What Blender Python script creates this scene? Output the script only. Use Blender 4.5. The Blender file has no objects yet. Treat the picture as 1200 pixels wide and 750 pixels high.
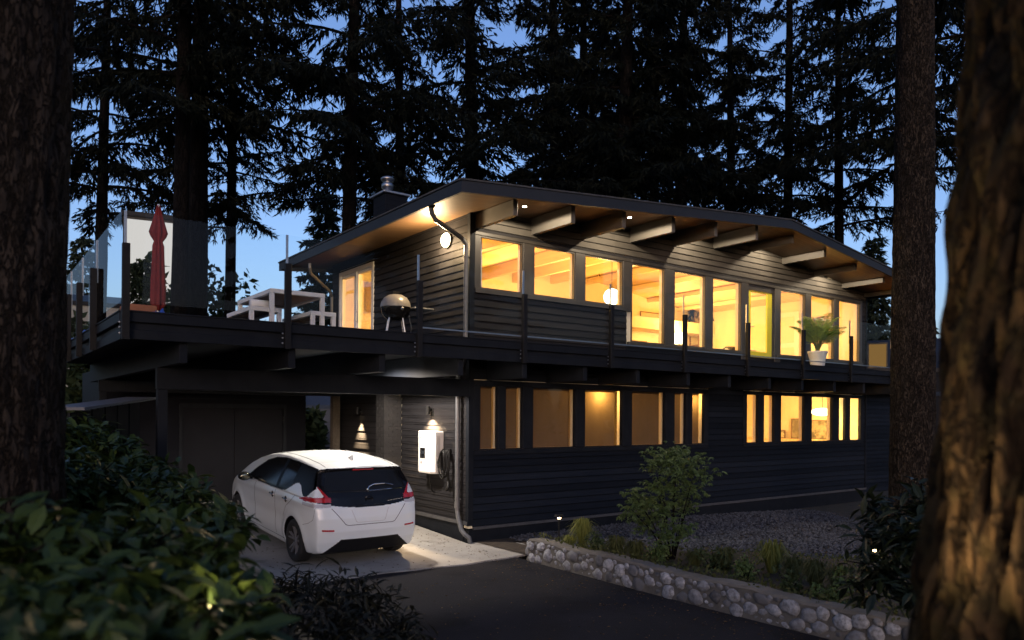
import bpy, bmesh, math, random
import numpy as np
from mathutils import Vector, Matrix, noise as mnoise

sc = bpy.context.scene
COL = sc.collection
rad = math.radians
random.seed(7)
RNG = np.random.default_rng(11)

# ------------------------------------------------------------------ geometry of the photograph's viewpoint
FOC = 876.0
YAW = rad(53.4)
ROLL = rad(0.4)
FW = (math.cos(YAW), math.sin(YAW))
RT = (math.sin(YAW), -math.cos(YAW))
CAM = (-7.3754, -11.2138, 2.30)


def spot(u, v, X=None, Y=None, Z=None, D=None):
    """world point that a sight line of the survey meets on a plane or at a distance"""
    du, dv = u - 600.0, v - 486.0
    a = (du * math.cos(ROLL) + dv * math.sin(ROLL)) / FOC
    b = (dv * math.cos(ROLL) - du * math.sin(ROLL)) / FOC
    d = (FW[0] + a * RT[0], FW[1] + a * RT[1], -b)
    if X is not None: t = (X - CAM[0]) / d[0]
    elif Y is not None: t = (Y - CAM[1]) / d[1]
    elif Z is not None: t = (Z - CAM[2]) / d[2]
    else: t = D
    return Vector((CAM[0] + t * d[0], CAM[1] + t * d[1], CAM[2] + t * d[2]))


# ------------------------------------------------------------------ mesh builder
class MB:
    def __init__(self):
        self.V = []
        self.n = 0
        self.F = []          # arrays (k, m)

    def add(self, verts, faces):
        verts = np.asarray(verts, dtype=np.float64).reshape(-1, 3)
        by = {}
        for f in faces:
            by.setdefault(len(f), []).append(f)
        for k, fl in by.items():
            self.F.append(np.asarray(fl, dtype=np.int64) + self.n)
        self.V.append(verts)
        self.n += len(verts)

    def addnp(self, verts, faces):
        verts = np.asarray(verts, dtype=np.float64).reshape(-1, 3)
        self.F.append(np.asarray(faces, dtype=np.int64) + self.n)
        self.V.append(verts)
        self.n += len(verts)

    def box(self, x0, x1, y0, y1, z0, z1):
        if x0 > x1: x0, x1 = x1, x0
        if y0 > y1: y0, y1 = y1, y0
        if z0 > z1: z0, z1 = z1, z0
        v = [(x0, y0, z0), (x1, y0, z0), (x1, y1, z0), (x0, y1, z0), (x0, y0, z1), (x1, y0, z1), (x1, y1, z1), (x0, y1, z1)]
        self.add(v, BOXF)
        return self

    def bbox(self, x0, x1, y0, y1, z0, z1, b=0.008):
        """box with chamfered vertical and horizontal edges"""
        if x0 > x1: x0, x1 = x1, x0
        if y0 > y1: y0, y1 = y1, y0
        if z0 > z1: z0, z1 = z1, z0
        b = min(b, (x1 - x0) * .45, (y1 - y0) * .45, (z1 - z0) * .45)
        rings = []
        for z, i in ((z0, b), (z0 + b, 0), (z1 - b, 0), (z1, b)):
            c = b
            xa, xb, ya, yb = x0 + i, x1 - i, y0 + i, y1 - i
            rings.append([(xa + c, ya, z), (xb - c, ya, z), (xb, ya + c, z), (xb, yb - c, z), (xb - c, yb, z), (xa + c, yb, z), (xa, yb - c, z), (xa, ya + c, z)])
        self.loft(rings, cap=True)
        return self

    def obox(self, c, ax, ay, az, hx, hy, hz):
        c = np.array(c, float); ax = np.array(ax, float); ay = np.array(ay, float); az = np.array(az, float)
        v = []
        for sz in (-1, 1):
            for sx, sy in ((-1, -1), (1, -1), (1, 1), (-1, 1)):
                v.append(c + ax * hx * sx + ay * hy * sy + az * hz * sz)
        self.add(v, BOXF)
        return self

    def bar(self, p0, p1, w, h, up=(0, 0, 1)):
        p0 = Vector(p0); p1 = Vector(p1)
        d = (p1 - p0); L = d.length; d.normalize()
        u = Vector(up)
        s = d.cross(u)
        if s.length < 1e-4: s = d.cross(Vector((1, 0, 0)))
        s.normalize(); t = s.cross(d); t.normalize()
        self.obox((p0 + p1) / 2, d, s, t, L / 2, w / 2, h / 2)
        return self

    def loft(self, rings, cap=True, close=True):
        n = len(rings[0]); m = len(rings)
        v = [p for r in rings for p in r]
        f = []
        for i in range(m - 1):
            for j in range(n if close else n - 1):
                k = (j + 1) % n
                f.append((i * n + j, i * n + k, (i + 1) * n + k, (i + 1) * n + j))
        if cap:
            f.append(tuple(range(n - 1, -1, -1)))
            f.append(tuple((m - 1) * n + j for j in range(n)))
        self.add(v, f)
        return self

    def tube(self, pts, r, n=8, cap=True):
        pts = [Vector(p) for p in pts]
        m = len(pts)
        rr = r if isinstance(r, (list, tuple)) else [r] * m
        rings = []
        ref = None
        for i, p in enumerate(pts):
            d = (pts[min(i + 1, m - 1)] - pts[max(i - 1, 0)])
            if d.length < 1e-9: d = Vector((0, 0, 1))
            d.normalize()
            if ref is None:
                ref = Vector((0, 0, 1)) if abs(d.z) < .9 else Vector((1, 0, 0))
            a = ref - d * ref.dot(d)
            if a.length < 1e-5: a = d.orthogonal()
            a.normalize(); b = d.cross(a); ref = a
            rings.append([p + (a * math.cos(t) + b * math.sin(t)) * rr[i] for t in [2 * math.pi * k / n for k in range(n)]])
        self.loft(rings, cap)
        return self

    def lathe(self, prof, c=(0, 0, 0), axis='z', n=24, cap=False):
        rings = []
        for r, h in prof:
            ring = []
            for k in range(n):
                t = 2 * math.pi * k / n
                a, b = r * math.cos(t), r * math.sin(t)
                if axis == 'z': p = (c[0] + a, c[1] + b, c[2] + h)
                elif axis == 'x': p = (c[0] + h, c[1] + a, c[2] + b)
                else: p = (c[0] + a, c[1] + h, c[2] + b)
                ring.append(p)
            rings.append(ring)
        self.loft(rings, cap)
        return self

    def ball(self, c, rx, ry=None, rz=None, nu=16, nv=10, jit=0, seed=0):
        ry = rx if ry is None else ry; rz = rx if rz is None else rz
        rings = []
        for i in range(nv + 1):
            ph = math.pi * i / nv
            s = max(math.sin(ph), 1e-3)
            ring = []
            for k in range(nu):
                t = 2 * math.pi * k / nu
                q = Vector((s * math.cos(t), s * math.sin(t), math.cos(ph)))
                g = 1 + (jit * mnoise.noise(q * 1.7 + Vector((seed, seed * .7, 0))) if jit else 0)
                ring.append((c[0] + rx * q.x * g, c[1] + ry * q.y * g, c[2] + rz * q.z * g))
            rings.append(ring)
        self.loft(rings, True)
        return self

    def poly(self, pts):
        self.add(pts, [tuple(range(len(pts)))])
        return self

    def prism(self, outline, d0, d1, axis='y'):
        """outline of 2D points; extruded along an axis"""
        def P(a, b, d):
            return (a, d, b) if axis == 'y' else (d, a, b) if axis == 'x' else (a, b, d)
        self.loft([[P(a, b, d0) for a, b in outline], [P(a, b, d1) for a, b in outline]], True)
        return self

    def build(self, name, mat, parent=None, smooth=False, org=None, bevel=0.0, fixn=True):
        me = bpy.data.meshes.new(name)
        V = np.concatenate(self.V) if self.V else np.zeros((0, 3))
        if org is None and parent is not None:
            org = ORG.get(parent.name, (0, 0, 0))
        if org is not None:
            V = V - np.array(org, float)
        nl = sum(a.size for a in self.F); nf = sum(len(a) for a in self.F)
        me.vertices.add(len(V)); me.vertices.foreach_set('co', V.astype(np.float32).ravel())
        me.loops.add(nl); me.loops.foreach_set('vertex_index', np.concatenate([a.ravel() for a in self.F]).astype(np.int32))
        starts = []; s = 0
        for a in self.F:
            k = a.shape[1]
            starts.append(s + np.arange(len(a)) * k); s += a.size
        me.polygons.add(nf)
        me.polygons.foreach_set('loop_start', np.concatenate(starts).astype(np.int32))
        me.update(calc_edges=True)
        me.validate()
        if fixn and nf < 60000:
            bm = bmesh.new(); bm.from_mesh(me)
            bmesh.ops.recalc_face_normals(bm, faces=bm.faces)
            bm.to_mesh(me); bm.free()
        me.polygons.foreach_set('use_smooth', np.full(len(me.polygons), bool(smooth)))
        if mat: me.materials.append(mat)
        o = bpy.data.objects.new(name, me)
        COL.objects.link(o)
        if parent: 
            o.parent = parent
            ORG[o.name] = ORG.get(parent.name, (0, 0, 0))
        if bevel:
            b = o.modifiers.new('bevel', 'BEVEL'); b.width = bevel; b.segments = 2; b.limit_method = 'ANGLE'; b.angle_limit = rad(40)
        return o


BOXF = [(3, 2, 1, 0), (4, 5, 6, 7), (0, 1, 5, 4), (1, 2, 6, 5), (2, 3, 7, 6), (3, 0, 4, 7)]
ORG = {}


def thing(name, label, cat, loc=(0, 0, 0), group=None, rot=(0, 0, 0)):
    o = bpy.data.objects.new(name, None); COL.objects.link(o)
    o.empty_display_size = .2
    o.location = loc; o.rotation_euler = rot
    ORG[o.name] = tuple(loc)
    return tag(o, label, cat, group)


def local_thing(name, label, cat, loc, group=None, rot=(0, 0, 0)):
    o = thing(name, label, cat, loc, group, rot)
    ORG[o.name] = (0, 0, 0)
    return o


def tag(o, label, cat, group=None, kind=None):
    o['label'] = label; o['category'] = cat
    if group: o['group'] = group
    if kind: o['kind'] = kind
    return o


def struct(o):
    o['kind'] = 'structure'
    return o


def single(mb, name, mat, label, cat, base, group=None, smooth=False, kind=None):
    """a thing that is one mesh, origin at its base"""
    o = mb.build(name, mat, None, smooth, org=base)
    o.location = base
    return tag(o, label, cat, group, kind)


def dup(root, loc, label, rotz=None, scale=None, group=None):
    r = root.copy(); COL.objects.link(r); r.location = loc
    if rotz is not None: r.rotation_euler = (0, 0, rotz)
    if scale is not None: r.scale = (scale, scale, scale) if not isinstance(scale, tuple) else scale
    r['label'] = label
    if group: r['group'] = group
    for ch in list(root.children):
        c = ch.copy(); COL.objects.link(c); c.parent = r
        for g in list(ch.children):
            d = g.copy(); COL.objects.link(d); d.parent = c
    return r


def lamp(name, kind, loc, power, color, parent=None, radius=.05, size=None, aim=None, angle=None, blend=.5):
    l = bpy.data.lights.new(name, kind); l.energy = power; l.color = color
    if kind in ('POINT', 'SPOT'): l.shadow_soft_size = radius
    if kind == 'AREA': l.size = size
    if kind == 'SPOT': l.spot_size = rad(angle); l.spot_blend = blend
    o = bpy.data.objects.new(name, l); COL.objects.link(o)
    o.location = loc
    if aim is not None:
        d = Vector(aim) - Vector(loc)
        o.rotation_euler = d.to_track_quat('-Z', 'Y').to_euler()
    if parent:
        o.parent = parent
        o.location = Vector(loc) - Vector(parent.location)
    return o


# ------------------------------------------------------------------ materials
def nt(name):
    m = bpy.data.materials.new(name); m.use_nodes = True
    t = m.node_tree
    return m, t, t.nodes['Principled BSDF']


def mixcol(t, fac, a, b):
    n = t.nodes.new('ShaderNodeMix'); n.data_type = 'RGBA'
    if isinstance(fac, float): n.inputs[0].default_value = fac
    else: t.links.new(fac, n.inputs[0])
    for s, v in ((6, a), (7, b)):
        if isinstance(v, tuple): n.inputs[s].default_value = (*v, 1)
        else: t.links.new(v, n.inputs[s])
    return n.outputs[2]


def noise_fac(t, scale, detail=4, lo=.35, hi=.65, stretch=None, rough=.6):
    tc = t.nodes.new('ShaderNodeTexCoord')
    src = tc.outputs['Object']
    if stretch:
        mp = t.nodes.new('ShaderNodeMapping'); mp.inputs['Scale'].default_value = stretch
        t.links.new(src, mp.inputs[0]); src = mp.outputs[0]
    n = t.nodes.new('ShaderNodeTexNoise'); n.inputs['Scale'].default_value = scale; n.inputs['Detail'].default_value = detail
    n.inputs['Roughness'].default_value = rough
    t.links.new(src, n.inputs['Vector'])
    r = t.nodes.new('ShaderNodeMapRange'); r.inputs[1].default_value = lo; r.inputs[2].default_value = hi
    t.links.new(n.outputs[0], r.inputs[0])
    return r.outputs[0]


def mat(name, col, rough=.6, col2=None, scale=3, bump=0, bscale=30, metal=0, stretch=None, spec=None, bstretch=None, lo=.35, hi=.65, bdist=.01, coat=0, rvar=0, speck=None, stain=None):
    m, t, p = nt(name)
    p.inputs['Roughness'].default_value = rough; p.inputs['Metallic'].default_value = metal
    if spec is not None: p.inputs['Specular IOR Level'].default_value = spec
    if coat: p.inputs['Coat Weight'].default_value = coat; p.inputs['Coat Roughness'].default_value = .05
    p.inputs['Base Color'].default_value = (*col, 1)
    if col2:
        f = noise_fac(t, scale, 5, lo, hi, stretch)
        t.links.new(mixcol(t, f, col, col2), p.inputs['Base Color'])
        if rvar:
            r = t.nodes.new('ShaderNodeMapRange'); r.inputs[3].default_value = rough - rvar; r.inputs[4].default_value = rough + rvar
            t.links.new(f, r.inputs[0]); t.links.new(r.outputs[0], p.inputs['Roughness'])
    for q in (speck, stain):
        if q:
            src = p.inputs['Base Color'].links[0].from_socket if p.inputs['Base Color'].links else col
            f = noise_fac(t, q[0], 3, q[1], q[2])
            t.links.new(mixcol(t, f, src, q[3]), p.inputs['Base Color'])
    if bump:
        f = noise_fac(t, bscale, 6, 0, 1, bstretch or stretch)
        b = t.nodes.new('ShaderNodeBump'); b.inputs['Strength'].default_value = bump; b.inputs['Distance'].default_value = bdist
        t.links.new(f, b.inputs['Height']); t.links.new(b.outputs[0], p.inputs['Normal'])
    return m


def emit(name, col, s):
    m = bpy.data.materials.new(name); m.use_nodes = True; t = m.node_tree
    t.nodes.remove(t.nodes['Principled BSDF'])
    e = t.nodes.new('ShaderNodeEmission'); e.inputs[0].default_value = (*col, 1); e.inputs[1].default_value = s
    t.links.new(e.outputs[0], t.nodes['Material Output'].inputs[0])
    return m


def glass(name, tint=(1, 1, 1), ior=1.5, rough=0.0, boost=1.0):
    m = bpy.data.materials.new(name); m.use_nodes = True; t = m.node_tree
    t.nodes.remove(t.nodes['Principled BSDF'])
    tr = t.nodes.new('ShaderNodeBsdfTransparent'); tr.inputs[0].default_value = (*tint, 1)
    gl = t.nodes.new('ShaderNodeBsdfGlossy'); gl.inputs['Roughness'].default_value = rough
    fr = t.nodes.new('ShaderNodeFresnel'); fr.inputs[0].default_value = ior
    mu = t.nodes.new('ShaderNodeMath'); mu.operation = 'MULTIPLY'; mu.inputs[1].default_value = boost; mu.use_clamp = True
    ge = t.nodes.new('ShaderNodeNewGeometry')      # a sheet reflects on the face the light meets, not again on leaving
    iv = t.nodes.new('ShaderNodeMath'); iv.operation = 'SUBTRACT'; iv.inputs[0].default_value = boost; t.links.new(ge.outputs['Backfacing'], iv.inputs[1])
    if boost != 1.0:
        sc_ = t.nodes.new('ShaderNodeMath'); sc_.operation = 'MULTIPLY'; sc_.inputs[1].default_value = boost
        t.links.new(ge.outputs['Backfacing'], sc_.inputs[0]); t.links.new(sc_.outputs[0], iv.inputs[1])
    t.links.new(iv.outputs[0], mu.inputs[1])
    t.links.new(fr.outputs[0], mu.inputs[0])
    mx = t.nodes.new('ShaderNodeMixShader')
    t.links.new(mu.outputs[0], mx.inputs[0]); t.links.new(tr.outputs[0], mx.inputs[1]); t.links.new(gl.outputs[0], mx.inputs[2])
    t.links.new(mx.outputs[0], t.nodes['Material Output'].inputs[0])
    return m


def leafmat(name, c1, c2, rough=.4, trans=.25, spec=.5):
    """leaves: colour differs from leaf to leaf, a little light passes through"""
    m, t, p = nt(name)
    g = t.nodes.new('ShaderNodeNewGeometry')
    c = mixcol(t, g.outputs['Random Per Island'], c1, c2)
    t.links.new(c, p.inputs['Base Color'])
    p.inputs['Roughness'].default_value = rough; p.inputs['Specular IOR Level'].default_value = spec
    if trans:
        tl = t.nodes.new('ShaderNodeBsdfTranslucent'); t.links.new(c, tl.inputs[0])
        mx = t.nodes.new('ShaderNodeMixShader'); mx.inputs[0].default_value = trans
        t.links.new(p.outputs[0], mx.inputs[1]); t.links.new(tl.outputs[0], mx.inputs[2])
        t.links.new(mx.outputs[0], t.nodes['Material Output'].inputs[0])
    return m


def plankmat(name, c1, c2, axis, width, rough=.5):
    """boards laid side by side: each board its own tone, dark joints, grain along the board"""
    m, t, p = nt(name)
    tc = t.nodes.new('ShaderNodeTexCoord'); sx = t.nodes.new('ShaderNodeSeparateXYZ'); t.links.new(tc.outputs['Object'], sx.inputs[0])
    dv = t.nodes.new('ShaderNodeMath'); dv.operation = 'DIVIDE'; dv.inputs[1].default_value = width
    t.links.new(sx.outputs['XYZ'.index(axis)], dv.inputs[0])
    fl = t.nodes.new('ShaderNodeMath'); fl.operation = 'FLOOR'; t.links.new(dv.outputs[0], fl.inputs[0])
    wn = t.nodes.new('ShaderNodeTexWhiteNoise'); wn.noise_dimensions = '1D'; t.links.new(fl.outputs[0], wn.inputs['W'])
    st = [1.5, 1.5, 1.5]; st['XYZ'.index(axis)] = 40
    g = noise_fac(t, 1.0, 6, .2, .8, tuple(st))
    ad = t.nodes.new('ShaderNodeMath'); ad.operation = 'ADD'; t.links.new(wn.outputs[0], ad.inputs[0]); t.links.new(g, ad.inputs[1])
    hf = t.nodes.new('ShaderNodeMath'); hf.operation = 'MULTIPLY'; hf.inputs[1].default_value = .5; t.links.new(ad.outputs[0], hf.inputs[0])
    c = mixcol(t, hf.outputs[0], c1, c2)
    fr = t.nodes.new('ShaderNodeMath'); fr.operation = 'FRACT'; t.links.new(dv.outputs[0], fr.inputs[0])
    lt = t.nodes.new('ShaderNodeMath'); lt.operation = 'LESS_THAN'; lt.inputs[1].default_value = .07; t.links.new(fr.outputs[0], lt.inputs[0])
    c = mixcol(t, lt.outputs[0], c, tuple(x * .2 for x in c1))
    t.links.new(c, p.inputs['Base Color']); p.inputs['Roughness'].default_value = rough
    return m


def barkmat(name, c1, c2, c3=None, scale=6, bump=.8, plates=9):
    m, t, p = nt(name)
    f = noise_fac(t, scale, 6, .35, .65, (1, 1, .45))
    c = mixcol(t, f, c1, c2)
    # plates of bark parted by dark cracks, bent by noise
    tc = t.nodes.new('ShaderNodeTexCoord'); mp = t.nodes.new('ShaderNodeMapping'); mp.inputs['Scale'].default_value = (1, 1, .32); t.links.new(tc.outputs['Object'], mp.inputs[0])
    nz = t.nodes.new('ShaderNodeTexNoise'); nz.inputs['Scale'].default_value = plates * .9; nz.inputs['Detail'].default_value = 5; t.links.new(mp.outputs[0], nz.inputs['Vector'])
    vm = t.nodes.new('ShaderNodeVectorMath'); vm.operation = 'MULTIPLY_ADD'; vm.inputs[1].default_value = (.30, .30, .30); t.links.new(nz.outputs['Color'], vm.inputs[0]); t.links.new(mp.outputs[0], vm.inputs[2])
    vo = t.nodes.new('ShaderNodeTexVoronoi'); vo.feature = 'DISTANCE_TO_EDGE'; vo.inputs['Scale'].default_value = plates; t.links.new(vm.outputs[0], vo.inputs['Vector'])
    mr = t.nodes.new('ShaderNodeMapRange'); mr.inputs[1].default_value = .01; mr.inputs[2].default_value = .16; t.links.new(vo.outputs['Distance'], mr.inputs[0])
    c = mixcol(t, mr.outputs[0], tuple(x * .42 for x in c1), c)
    if c3:
        f2 = noise_fac(t, scale * .6, 5, .5, .62)
        c = mixcol(t, f2, c, c3)
    t.links.new(c, p.inputs['Base Color']); p.inputs['Roughness'].default_value = .95; p.inputs['Specular IOR Level'].default_value = .1
    f3 = noise_fac(t, scale * 4, 7, .2, .8, (1, 1, .5))
    ad = t.nodes.new('ShaderNodeMath'); ad.operation = 'MULTIPLY_ADD'; ad.inputs[1].default_value = .45; t.links.new(f3, ad.inputs[0]); t.links.new(mr.outputs[0], ad.inputs[2])
    b = t.nodes.new('ShaderNodeBump'); b.inputs['Strength'].default_value = bump; b.inputs['Distance'].default_value = .035
    t.links.new(ad.outputs[0], b.inputs['Height']); t.links.new(b.outputs[0], p.inputs['Normal'])
    return m


M = {}
M['siding'] = mat('dark_painted_siding', (.020, .022, .027), .62, (.028, .030, .036), 2.5, .25, 60, stretch=(1, 1, 6), rvar=.08)
def boardmat(name, c1, c2, rough, bump=.25, var=.35, z0=.272):
    m = mat(name, c1, rough, c2, 2.5, bump, 60, stretch=(1, 1, 6), rvar=.08, spec=.08)
    t = m.node_tree; p = t.nodes['Principled BSDF']; src = p.inputs['Base Color'].links[0].from_socket
    g = t.nodes.new('ShaderNodeNewGeometry'); r = t.nodes.new('ShaderNodeMapRange'); r.inputs[3].default_value = 1 - var; r.inputs[4].default_value = 1 + var
    t.links.new(g.outputs['Random Per Island'], r.inputs[0])
    mu = t.nodes.new('ShaderNodeMix'); mu.data_type = 'RGBA'; mu.blend_type = 'MULTIPLY'; mu.inputs[0].default_value = 1
    t.links.new(src, mu.inputs[6]); t.links.new(r.outputs[0], mu.inputs[7])
    # lap shadow painted as a dark line along each board's lower edge
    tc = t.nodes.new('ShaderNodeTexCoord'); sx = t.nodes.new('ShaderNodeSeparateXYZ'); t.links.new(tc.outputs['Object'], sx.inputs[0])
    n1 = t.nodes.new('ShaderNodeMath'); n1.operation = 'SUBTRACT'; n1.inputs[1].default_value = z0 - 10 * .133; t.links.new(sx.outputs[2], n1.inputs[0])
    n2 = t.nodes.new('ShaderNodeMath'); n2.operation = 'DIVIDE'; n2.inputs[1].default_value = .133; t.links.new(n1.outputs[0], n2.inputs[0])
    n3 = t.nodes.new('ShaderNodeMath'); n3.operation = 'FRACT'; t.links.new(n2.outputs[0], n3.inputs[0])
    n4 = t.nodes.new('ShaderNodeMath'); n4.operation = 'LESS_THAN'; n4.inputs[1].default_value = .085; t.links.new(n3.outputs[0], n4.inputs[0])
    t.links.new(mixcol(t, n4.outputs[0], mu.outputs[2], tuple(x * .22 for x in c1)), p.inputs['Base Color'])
    return m
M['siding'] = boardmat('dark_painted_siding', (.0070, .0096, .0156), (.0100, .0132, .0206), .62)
M['trim'] = mat('dark_painted_trim', (.0085, .0105, .015), .55, (.0125, .015, .020), 4, .15, 40, spec=.08)
M['beam'] = mat('grey_brown_painted_beam', (.10, .094, .086), .6, (.125, .117, .106), 3, .2, 30, stretch=(1, .2, 1))
M['frame'] = mat('taupe_window_frame', (.036, .032, .028), .5, (.05, .044, .037), 4, .1, 50)
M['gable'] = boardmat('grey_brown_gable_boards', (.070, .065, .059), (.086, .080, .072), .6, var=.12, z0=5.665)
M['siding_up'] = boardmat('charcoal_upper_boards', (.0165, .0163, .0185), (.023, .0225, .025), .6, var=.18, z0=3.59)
M['trimlight'] = mat('worn_grey_trim', (.05, .052, .058), .5, (.07, .072, .08), 8)
M['soffit'] = plankmat('cedar_soffit_boards', (.085, .048, .022), (.15, .085, .040), 'Y', .09, .5)
M['fascia'] = mat('slate_fascia_paint', (.009, .011, .016), .6, (.013, .015, .020), 3, .1, 30)
M['roofing'] = mat('dark_roof_membrane', (.03, .034, .04), .8, (.05, .055, .06), 6, .5, 80)
M['plaster'] = mat('warm_white_plaster', (.74, .66, .50), .8, (.78, .70, .54), 1.5, .05, 60)
M['ceilwood'] = plankmat('pine_ceiling_boards', (.64, .48, .28), (.76, .60, .38), 'Y', .12, .55)
M['beamwood'] = mat('pine_ceiling_beam', (.68, .52, .31), .55, (.76, .60, .38), 2, .1, 30, stretch=(4, .3, 4))
M['floorwood'] = plankmat('oak_floor_boards', (.30, .19, .09), (.42, .28, .14), 'X', .14, .4)
M['pane'] = glass('window_glass', (.97, .98, .97), 1.5, 0, 2.2)
M['railglass'] = glass('railing_glass', (.97, .985, .975), 1.5, 0, .35)
M['yellow'] = mat('yellow_door_paint', (.74, .64, .03), .4, (.78, .68, .04), 5)
M['white'] = mat('white_paint', (.78, .78, .76), .5, (.72, .72, .70), 5)
M['steel'] = mat('brushed_steel', (.45, .46, .48), .35, (.38, .39, .41), 20, metal=1)
M['pipe'] = mat('grey_painted_downpipe', (.085, .09, .10), .4, (.12, .125, .135), 6, .05, 30)
M['black'] = mat('black_plastic', (.007, .007, .0075), .5, (.011, .011, .011), 20, spec=.25)
M['blackgloss'] = mat('black_gloss', (.008, .008, .009), .12)
M['postblack'] = mat('black_powder_coat', (.006, .0065, .008), .6, (.009, .0095, .011), 15, spec=.2)
M['concrete'] = mat('concrete_slab', (.30, .285, .26), .8, (.40, .385, .355), 1.2, .35, 50, rvar=.08, speck=(90, .55, .75, (.20, .19, .17)), stain=(1.7, .56, .72, (.17, .155, .135)))
M['mortar'] = mat('grey_mortar', (.085, .08, .072), .9, (.13, .122, .11), 9, .6, 60)
M['brick'] = mat('dark_painted_brick', (.012, .0115, .0125), .75, (.019, .0175, .018), 8, .3, 60)
M['metalcap'] = mat('galvanised_flashing', (.42, .44, .47), .4, (.34, .36, .38), 8, metal=.8)
M['soil'] = mat('bark_mulch_soil', (.035, .026, .018), .95, (.06, .045, .03), 14, .9, 60)
M['glow'] = emit('lamp_glow', (1, .72, .36), 14)
M['glowwhite'] = emit('downlight_glow', (1, .86, .66), 60)
M['globe'] = emit('pendant_globe_glow', (1, .80, .50), 6)
# ================================================================== HOUSE
XR = 13.6          # right end of the facade
DEPTH = 6.1
ZD = 3.53          # deck and upper floor level
RIDGE_X, RIDGE_Z = 7.6, 6.71
EL_X, ER_X = -1.16, 13.95
SL, SR = .0895, .123
RY0, RY1 = -1.5, 6.62


def roof_top(x):
    return RIDGE_Z - (SL * (RIDGE_X - x) if x < RIDGE_X else SR * (x - RIDGE_X))


def soffit(x):
    return roof_top(x) - .11


house = thing('house', 'long dark two-storey house with low gable roof and glowing windows', 'house', (0, 0, 0))


def cells(mb, us, zs, holes, put):
    us = sorted(set(us)); zs = sorted(set(zs))
    for a, b in zip(us[:-1], us[1:]):
        run = None
        for c, d in zip(zs[:-1], zs[1:]):
            mu, mz = (a + b) / 2, (c + d) / 2
            hole = any(h[0] < mu < h[1] and h[2] < mz < h[3] for h in holes)
            if hole:
                if run: put(a, b, *run); run = None
            else:
                run = (run[0], d) if run else (c, d)
        if run: put(a, b, *run)


def siding(mb, P, u0, u1, z0, z1, holes=(), top=None, bd=.133, t0=.004, t1=.022):
    """lapped boards; P(u, n, z) -> point, n = distance out of the wall"""
    z = z0; row = 0
    while z < z1 - .01:
        za, zb = z, min(z + bd, z1)
        cuts = {u0, u1}
        for h in holes:
            if h[3] > za + .02 and h[2] < zb - .02:
                cuts.add(max(u0, min(u1, h[0]))); cuts.add(max(u0, min(u1, h[1])))
        if top:
            k = u0
            while k < u1: cuts.add(k); k += .5
        cs = sorted(cuts)
        for a, b in zip(cs[:-1], cs[1:]):
            if b - a < .004: continue
            m = (a + b) / 2
            if top and za > min(top(a), top(b)): continue
            bits = [(za + .010, zb + .010)]
            for h in holes:
                if h[0] < m < h[1] and h[3] > za and h[2] < zb:
                    bits = [q for q in ((za + .010, min(zb, h[2])), (max(za, h[3]), zb)) if q[1] - q[0] > .006]
            for ca, cb in bits:
                th = lambda q: t1 + (t0 - t1) * (q - za) / bd
                v = [P(a, 0, ca), P(b, 0, ca), P(b, th(ca), ca), P(a, th(ca), ca), P(a, 0, cb), P(b, 0, cb), P(b, th(cb), cb), P(a, th(cb), cb)]
                mb.add(v, BOXF)
        z += bd; row += 1


UP = [(.185, 1.174, 4.575, 5.535), (1.42, 2.477, 4.575, 5.535), (2.727, 3.806, 4.575, 5.535),
      (4.058, 5.10, 3.855, 5.535), (5.396, 6.476, 3.855, 5.535), (6.721, 7.809, 3.855, 5.535),
      (8.077, 9.161, 3.545, 5.535),
      (9.40, 10.521, 3.855, 5.535), (10.77, 11.917, 3.855, 5.535), (12.14, 13.24, 3.855, 5.535)]
LO = [(.203, .62, 1.655, 2.83), (.776, 1.20, 1.655, 2.83), (1.42, 2.52, 1.655, 2.83), (2.75, 3.83, 1.655, 2.83), (4.083, 5.145, 1.655, 2.83), (5.423, 5.84, 1.655, 2.83), (6.02, 6.476, 1.655, 2.83),
      (8.042, 8.521, 1.645, 2.85), (8.731, 9.196, 1.645, 2.85), (9.452, 10.52, 1.645, 2.85), (10.84, 11.873, 1.645, 2.85), (12.18, 12.53, 1.645, 2.85), (12.75, 13.34, 1.645, 2.85)]
SIDE = [(3.92, 4.70, 3.56, 5.565), (4.80, 5.58, 3.56, 5.565)]      # sliding door at the deck side: Y range

Pf = lambda u, n, z: (u, -n, z)
Ps = lambda u, n, z: (-n, u, z)
# ---- wall cores (plastered inside)
mb = MB()
put = lambda a, b, c, d: mb.box(a, b, 0, .15, c, d)
cells(mb, [0, XR] + [e for h in UP for e in h[:2]], [ZD, 5.75] + [e for h in UP for e in h[2:]], UP, put)
for a in np.arange(0, XR - .01, .4):
    b = min(a + .4, XR); z = min(soffit(a), soffit(b)) + .03
    if z > 5.75: mb.box(a, b, 0, .15, 5.75, z)
cells(mb, [0, XR] + [e for h in LO for e in h[:2]], [.25, 3.33] + [e for h in LO for e in h[2:]], LO, put)
mb.build('front_wall', M['plaster'], house)
mb = MB()
put = lambda a, b, c, d: mb.box(0, .15, a, b, c, d)
cells(mb, [.155, DEPTH] + [e for h in SIDE for e in h[:2]], [ZD, 5.93] + [e for h in SIDE for e in h[2:]], SIDE, put)
mb.box(0, .15, .155, DEPTH, 0.0, 3.33)
mb.build('side_wall', M['plaster'], house)
mb = MB()
mb.box(.155, XR, DEPTH - .15, DEPTH, ZD, 6.0)
for a in np.arange(.155, XR - .01, .4):
    b = min(a + .4, XR); mb.box(a, b, DEPTH - .15, DEPTH, 6.0, max(6.01, min(soffit(a), soffit(b)) + .03))
mb.box(.155, XR, DEPTH - .15, DEPTH, 0.2, 3.33)
mb.box(XR - .15, XR, .155, DEPTH - .155, ZD, 5.98)
mb.box(XR - .15, XR, .155, DEPTH - .155, .2, 3.33)
mb.build('interior_wall', M['plaster'], house)
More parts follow.
